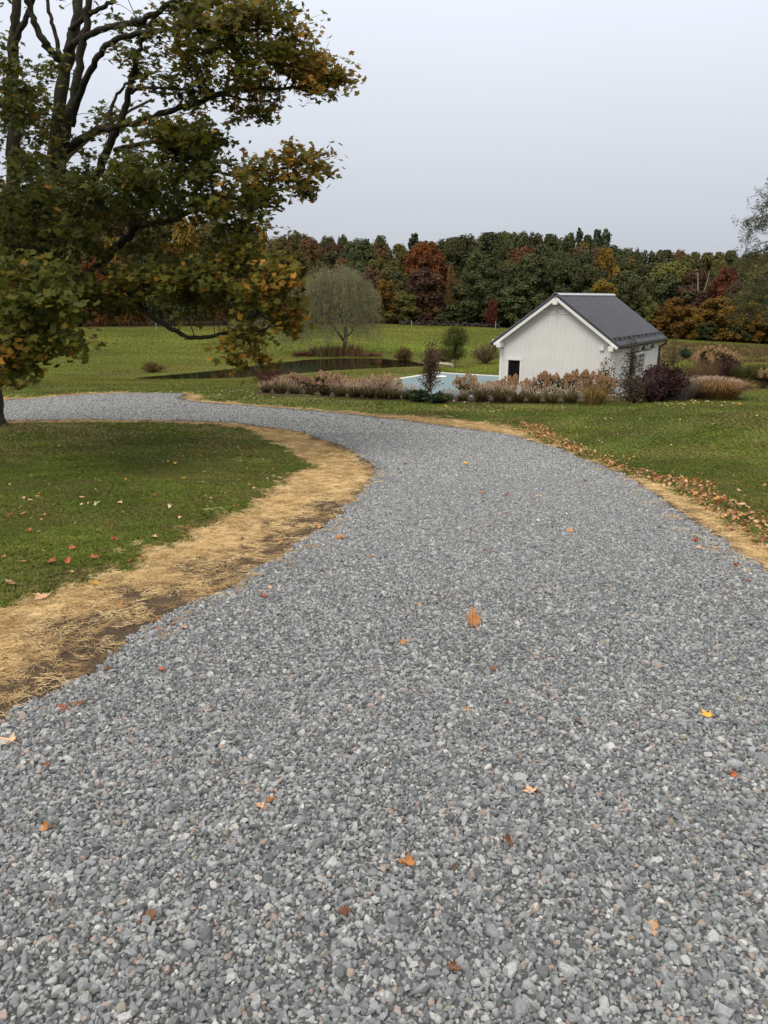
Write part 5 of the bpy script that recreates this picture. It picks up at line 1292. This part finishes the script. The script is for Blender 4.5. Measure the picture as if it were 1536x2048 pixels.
def hydrangea_proto(k, h=1.05, w=.72, nh=26, hs=.17, head='hhead', nleaf=380):
    rs = np.random.default_rng(800 + k); r = empty('hydrangea_shrub', (0, 0, 0)); parts = []; tips = []
    for i in range(nh):
        a = rs.uniform(0, 6.28); rr = w * math.sqrt(rs.random()); t_ = np.array([rr * math.cos(a), rr * math.sin(a), h * (1 - .35 * (rr / w) ** 2) * rs.uniform(.82, 1.05)]); tips.append(t_); parts.append(tube_arrays(resample([(0, 0, -.05), t_ * [.5, .5, .55], t_], 6), np.linspace(.012, .006, 6), 4))
    link('stems', mesh_from('stems', *join_arrays(parts)), M['stem'], r)
    P = []; 
    for t_ in tips:
        n = nleaf // nh; s_ = rs.uniform(.35, .97, n)[:, None]; P.append(t_ * s_ + rs.normal(0, .07, (n, 3)))
    P = np.vstack(P); P = P[P[:, 2] > .02]; link('leaves', stamp('leaves', QV, QF, P, rand_rots(len(P), None, .6, rs), rs.uniform(.05, .10, len(P))), M['hleaf'], r)
    HP = []; HN = []
    for t_ in tips:
        s_ = hs * rs.uniform(.7, 1.25); ax = t_ * [.5, .5, 1]; Rr = axis_rots(np.array([ax]) + rs.normal(0, .12, (1, 3)), rs)[0]; HP.append(t_ + (CP_ * s_ * 1.15 - [0, 0, .03]) @ Rr.T); HN.append(CN_ @ Rr.T)
    HP = np.vstack(HP); HN = np.vstack(HN); link('flower_heads', stamp('flower_heads', QV, QF, HP, rand_rots(len(HP), HN, .35, rs), rs.uniform(.028, .05, len(HP))), M[head], r)
    return r
HPR = [hydrangea_proto(k) for k in range(3)]; HT = [hydrangea_proto(10 + k, 1.1, .72, 19, .19, 'hhead_tan') for k in range(3)]
hu = [0] * 3; tu = [0] * 3
for i, (u, v, Y) in enumerate([(585, 765, 34.2), (615, 766, 34), (650, 768, 33.8), (680, 768, 33.8), (715, 770, 33.6), (745, 770, 33.5), (775, 772, 33.4)]):
    x = at(u, v, Y)[0]; place(HPR, hu, i, (x, Y, float(H(x, Y))), random.uniform(0, 6), (random.uniform(.85, 1.0),) * 2 + (random.uniform(.82, .95) * (.9 if i < 2 else 1.08),), '%s faded pink hydrangea from the left, rising behind the left row of fountain grasses' % ORD[i], 'shrub', 'hydrangeas behind the grasses')
for i, (u, v, Y) in enumerate([(932, 772, 33.2), (960, 772, 33.2), (995, 772, 33.1)]):
    x = at(u, v, Y)[0]; place(HPR, hu, i, (x, Y, float(H(x, Y))), random.uniform(0, 6), (.85, .85, [.95, .72, .70][i]), '%s faded pink hydrangea right of the thin tree, against the blue pool' % ORD[i], 'shrub', 'hydrangeas behind the grasses')
for i, (u, v, Y) in enumerate([(1022, 775, 33.0), (1052, 775, 32.9), (1090, 772, 32.8), (1118, 772, 32.7), (1152, 770, 32.6), (1178, 772, 32.5), (1207, 785, 31.6)]):
    x = at(u, v, Y)[0]; place(HT, tu, i, (x, Y, float(H(x, Y))), random.uniform(0, 6), (.75, .75, [.88, .72, .98, .92, 1.0, 1.0, .85][i]), '%s tan-headed hydrangea from the left along the white gable wall' % ORD[i], 'shrub', 'hydrangeas behind the grasses')

# leafy shrubs and small trees from a shared builder
def leafy(name, loc, label, cat, h, w, n, leaf, mat, base=0.0, stems=8, stemr=.012, shape='dome', seed=1, thin=0.0, trunk_h=0.0, tvn=None, up=.2):
    rs = np.random.default_rng(seed); r = empty(name, tuple(loc), 0, label, cat); P = []; parts = []
    if trunk_h: parts.append(tube_arrays(resample([(0, 0, -.1), (.02 * h, 0, trunk_h * .6), (0, 0, h * .75)], 8), np.linspace(stemr * 2.4, stemr * .6, 8), 6))
    for i in range(stems):
        a = rs.uniform(0, 6.28); q = math.sqrt(rs.random())
        if shape == 'dome': zt = base + (h - base) * math.sqrt(max(.05, 1 - q * q * .85)) * rs.uniform(.85, 1.03); x = q * w / 2
        elif shape == 'column': zt = rs.uniform(.25, 1.0) * h; x = w / 2 * (1 - (zt / h) ** 3 * .75) * rs.uniform(.4, 1)
        else: zt = base + (h - base) * (.5 + .5 * math.sqrt(max(0, 1 - q * q)) * rs.choice([-1, 1], p=[.3, .7])) ; x = q * w / 2
        e = np.array([x * math.cos(a), x * math.sin(a), zt]); s0 = np.array([0, 0, trunk_h or 0]) if not (shape == 'column') else np.array([0, 0, max(0, zt * .6 - .1)])
        parts.append(tube_arrays(resample([s0, (s0 + e) / 2 + [0, 0, .06 * h], e], 5), np.linspace(stemr, stemr * .35, 5), 4))
        k = n // stems; t_ = rs.uniform(.30 if shape != 'ball' else .45, 1.05, k)[:, None] if not thin else rs.uniform(.2, 1, k)[:, None]; P.append(s0 + (e - s0) * t_ + rs.normal(0, 1, (k, 3)) * [w * .07, w * .07, h * .035])
    P = np.vstack(P); P = P[P[:, 2] > .02]
    link('trunk' if trunk_h else 'stems', smooth(mesh_from('stems', *join_arrays(parts))), M['stem'], r)
    link('crown' if trunk_h else 'foliage', stamp('foliage', tvn or QV, QF if tvn is None else [(0, 1, 2, 3)], P, rand_rots(len(P), P * [1, 1, 0] + [0, 0, up], .7, rs), leaf * rs.uniform(.6, 1.3, len(P))), mat, r)
    return r
F_ = {
 'purple': foliage('purple_leaves', [(0, (.018, .007, .010)), (.6, (.038, .012, .018)), (1, (.075, .022, .03))], .2, .55, 0, .2),
 'jap': foliage('wine_leaves', [(0, (.05, .018, .018)), (.6, (.10, .032, .03)), (1, (.16, .05, .045))], .25, .6, 0, .2),
 'brownish': foliage('bronze_pink_leaves', [(0, (.06, .04, .025)), (.5, (.12, .075, .05)), (1, (.20, .12, .085))], .3, .6, 0, .2),
 'darkg': foliage('dark_clump_leaves', [(0, (.018, .032, .014)), (.6, (.035, .058, .026)), (1, (.06, .09, .04))], .2, .5, 0, .2),
 'olive': foliage('young_tree_leaves', [(0, (.05, .058, .012)), (.5, (.085, .095, .018)), (1, (.14, .14, .028))], .35, .6, 0, .3),
 'yel': foliage('sparse_olive_leaves', [(0, (.075, .062, .026)), (.5, (.12, .095, .04)), (1, (.19, .15, .07))], .35, .6, 0, .2),
 'grey': foliage('silver_leaves', [(0, (.12, .11, .095)), (.6, (.20, .185, .165)), (1, (.29, .27, .25))], .25, .7, 0, .15),
 'rustl': foliage('rusty_bush_leaves', [(0, (.05, .035, .012)), (.5, (.10, .06, .02)), (1, (.17, .09, .03))], .3, .6, 0, .3),
 'cocoa': foliage('brown_airy_heads', [(0, (.10, .055, .030)), (.6, (.17, .095, .055)), (1, (.25, .15, .09))], .3, .7, 0, .15),
 'tall': foliage('tall_green_blades', [(0, (.035, .048, .014)), (.6, (.07, .085, .02)), (1, (.13, .13, .035))], .3, .6, 0, .2),
 'blue': foliage('grey_blue_leaves', [(0, (.10, .10, .12)), (.6, (.17, .17, .20)), (1, (.24, .24, .28))], .2, .7, 0, .15),
 'berry': foliage('dark_red_green_leaves', [(0, (.022, .022, .014)), (.6, (.045, .038, .025)), (1, (.09, .055, .04))], .25, .55, 0, .2)}
def G(u, v): return ground(u, v)
leafy('japanese_maple', G(540, 779), 'low wine red cutleaf maple at the left end of the flower bed', 'shrub', 1.15, 1.35, 2600, .035, F_['jap'], seed=31, stems=22)
leafy('columnar_tree', G(860, 803), 'thin bronze-leaved young tree standing in the gap between the two grass rows', 'tree', 2.0, 1.0, 2300, .036, F_['brownish'], shape='column', stems=60, trunk_h=.3, stemr=.010, seed=32)
leafy('evergreen_clump', G(838, 804), 'dark green leafy clump left of the foot of the thin tree', 'plant', .42, .95, 900, .065, F_['darkg'], seed=33, stems=16)
leafy('evergreen_clump', G(872, 806), 'dark green leafy clump under the right side of the thin tree', 'plant', .36, .85, 800, .06, F_['darkg'], seed=34, stems=16)
leafy('round_tree', G(909, 735), 'small round-headed green tree on a thin trunk beyond the pool', 'tree', 3.15, 2.35, 7000, .065, F_['olive'], base=.7, shape='ball', stems=70, trunk_h=1.2, stemr=.02, seed=35)
leafy('viburnum_shrub', at(1208, 800, 32.2) * [1, 1, 0] + [0, 0, float(H(at(1208, 800, 32.2)[0], 32.2))], 'open yellow-brown shrub with flat dark heads before the house corner', 'shrub', 1.85, 1.0, 650, .05, F_['yel'], seed=36, stems=26, thin=1)
sh = leafy('espalier_tree', at(1256, 800, 32.6) * [1, 1, 0] + [0, 0, float(H(at(1256, 800, 32.6)[0], 32.6))], 'sparse dark upright tree with tiered twigs in front of the side window', 'tree', 2.65, 1.15, 1700, .032, F_['berry'], shape='column', stems=80, trunk_h=.3, stemr=.008, seed=37)
leafy('dark_shrub', G(1270, 808), 'loose dark reddish shrub at the foot of the upright tree', 'shrub', 1.0, 1.7, 2000, .035, F_['berry'], seed=38, stems=40)
leafy('ninebark_shrub', G(1322, 803), 'dense purple-black leaved shrub at the right corner of the pool house', 'shrub', 1.35, 1.75, 6000, .045, F_['purple'], seed=39, stems=60)
leafy('ninebark_shrub', G(1300, 806), 'smaller purple-black shrub left of the dense one', 'shrub', .95, 1.2, 2500, .042, F_['purple'], seed=40, stems=34)
def reed_clump(name, loc, label, h, w, n, bm, seed, pl=0, pm=None, psize=.05, bw=.008, droop=.2, lean=(.1, .8), hlo=.6, cat='ornamental grass'):
    rs = np.random.default_rng(seed); r = empty(name, tuple(loc), 0, label, cat); v, f = blades(rs, n, h, w / 2, bw, droop, w * .36, lean); link('blades', with_tint(mesh_from('blades', v, f)), bm, r)
    if pl: link('plumes', plumes(rs, pl, h * 1.05, w / 2, psize, hlo), pm, r)
    return r
reed_clump('silver_plant', G(1348, 799), 'silvery grey feathery plant in front of the purple shrub', .8, 1.7, 800, F_['grey'], 41, 260, F_['grey'], .05, .006, .1, (.3, 1.1), .3, 'plant')
reed_clump('moor_grass', G(1395, 785), 'hazy brown moor grass between purple shrub and pale mound', 1.55, 1.9, 1300, F_['cocoa'], 42, 600, F_['cocoa'], .035, .004, .1, (.1, .9), .4)
M['mound_b'] = foliage('amber_blades', [(0, (.13, .08, .02)), (.5, (.24, .15, .04)), (1, (.34, .24, .09))], .3, .6, 0, .2)
reed_clump('fountain_grass', G(1428, 797), 'wide amber fountain grass mound with pale pink plumes on the right end of the bed', .70, 2.1, 1500, M['mound_b'], 43, 700, M['plume'], .11, .008, .6, (.3, 1.0), .85)
leafy('ninebark_shrub', G(1448, 772), 'purple shrub half hidden behind the pale pink grass mound', 'shrub', 1.6, 1.6, 4000, .05, F_['purple'], seed=44, stems=44)
leafy('catmint_plant', G(1460, 786), 'grey blue low perennial behind the pale pink mound', 'plant', .65, 1.6, 1400, .035, F_['blue'], seed=45, stems=50)
hb = hydrangea_proto(30, 1.75, 1.35, 70, .17, 'hhead_tan', 2200); hb.location = tuple(G(1428, 760)); tag(hb, 'large tan-headed hydrangea mound behind the purple and brown plants', 'shrub')
hb = hydrangea_proto(31, 1.0, .75, 24, .16, 'hhead_tan', 600); hb.location = tuple(G(1526, 776)); tag(hb, 'small hydrangea with pale heads at the right edge of the view', 'shrub')
reed_clump('switchgrass', G(1483, 776), 'tall green switchgrass with brown seed haze right of the tan hydrangea', 1.25, 1.3, 700, F_['tall'], 46, 600, F_['cocoa'], .06, .008, .3, (.1, 1.1), .6)
reed_clump('switchgrass', G(1530, 768), 'second tall switchgrass cut by the right edge of the view', 1.1, 1.5, 700, F_['tall'], 47, 500, F_['cocoa'], .06, .008, .3, (.1, 1.1), .6)
leafy('small_shrub', G(1375, 797), 'low green brown plant between silvery plant and pale mound', 'shrub', .4, .9, 900, .04, F_['olive'], seed=48, stems=30)
# garden light
g = at(1224, 768, 32.0); z0 = float(H(g[0], 32.0)); gl = empty('garden_spotlight', (g[0], 32.0, z0), .4, 'small black garden spotlight on a stake before the house corner', 'light')
MB().tube([(0, 0, -.1), (0, 0, g[2] - z0 - .05)], [.015, .015], 6).build('stake', M['black'], gl); MB().box(-.10, .10, -.07, .07, g[2] - z0 - .08, g[2] - z0 + .09).build('lamp_head', M['black'], gl)
# field plants
leafy('bare_shrub', G(971, 727), 'round twiggy yellow-brown shrub left of the pool house eave', 'shrub', 1.75, 3.0, 2600, .05, F_['yel'], seed=50, stems=170, thin=1, stemr=.018)
leafy('field_shrub', G(808, 727), 'rusty green bush at the right end of the pond', 'shrub', 1.5, 1.9, 2600, .07, F_['rustl'], seed=51, stems=40)
leafy('field_shrub', G(885, 727), 'low brown bush behind the thin tree', 'shrub', 1.3, 2.9, 2600, .07, F_['brownish'], seed=52, stems=60)
leafy('field_shrub', G(1368, 718), 'small dark green round bush in the brown meadow', 'shrub', 1.05, 1.35, 2200, .07, F_['darkg'], seed=53, stems=40)
leafy('field_shrub', G(989, 706), 'tiny dark bush under the left eave of the pool house', 'shrub', 1.0, .6, 700, .07, F_['darkg'], seed=54, stems=20)
leafy('field_shrub', G(307, 744), 'low dark brown tuft on the tip of the pond bank', 'shrub', .75, 2.0, 1500, .06, F_['rustl'], seed=55, stems=40)
leafy('sapling', at(1345, 740, 44) * [1, 1, 0] + [0, 0, float(H(at(1345, 740, 44)[0], 44))], 'thin half bare sapling just right of the downspout', 'tree', 2.6, 1.3, 420, .05, F_['yel'], shape='dome', stems=26, thin=1, trunk_h=.8, stemr=.012, seed=56)
leafy('field_shrub', at(606, 655, 122) * [1, 1, 0] + [0, 0, float(H(at(606, 655, 122)[0], 122))], 'dark green rounded bush left of the willow at the wood edge', 'shrub', 5.2, 5.0, 5000, .2, F_['darkg'], seed=57, stems=50)
# reeds round the willow foot
rsd = random.Random(3)
k = 0
for (u0, u1, hh, mt, lab) in [(585, 625, .45, F_['jap'], 'low reddish reed clump on the pond bank left of the willow'), (622, 680, 1.2, F_['yel'], 'tall straw-coloured reeds on the pond bank by the willow'), (672, 722, 1.2, F_['cocoa'], 'tall brownish reeds on the pond bank right of the willow'), (705, 760, .35, F_['cocoa'], 'low reddish growth along the pond bank right of the willow')]:
    V = []; F = []; rs = np.random.default_rng(60 + k); c0 = ground((u0 + u1) / 2, 713)
    for j in range(int((u1 - u0) / 2.6)):
        u = rs.uniform(u0, u1); q = ground(u, rs.uniform(711.5, 714)) - c0; v, f = blades(rs, 22, hh * rs.uniform(.6, 1.1), .35, .022, .2, .28, (.1, .8)); b = len(V); V += [np.array(a) + q for a in v]; F += [tuple(b + i for i in z) for z in f]
    tag(link('reed_bed', with_tint(mesh_from('reed_bed', V, F)), mt, loc=tuple(c0)), lab, 'reeds', kind='stuff'); k += 1
# rough meadow growth at the right
V = []; F = []; rs = np.random.default_rng(90); c0 = np.array([36, 86, -4.3])
for j in range(1500):
    y = rs.uniform(74, 108); x = rs.uniform(20, .56 * y + 6); q = np.array([x, y, float(H(x, y))]) - c0; v, f = blades(rs, 9, rs.uniform(.2, .45), .3, .03, .3, .3, (.1, .9)); b = len(V); V += [np.array(a) + q for a in v]; F += [tuple(b + i for i in z) for z in f]
tag(link('meadow_growth', with_tint(mesh_from('meadow_growth', V, F)), foliage('dry_meadow', [(0, (.07, .05, .022)), (.5, (.13, .085, .042)), (1, (.20, .13, .07))], .3, .7, 0, .5), loc=tuple(c0)), 'rough brown meadow growth between the green strips right of the pool house', 'meadow', kind='stuff')
print('objects', len(bpy.data.objects))
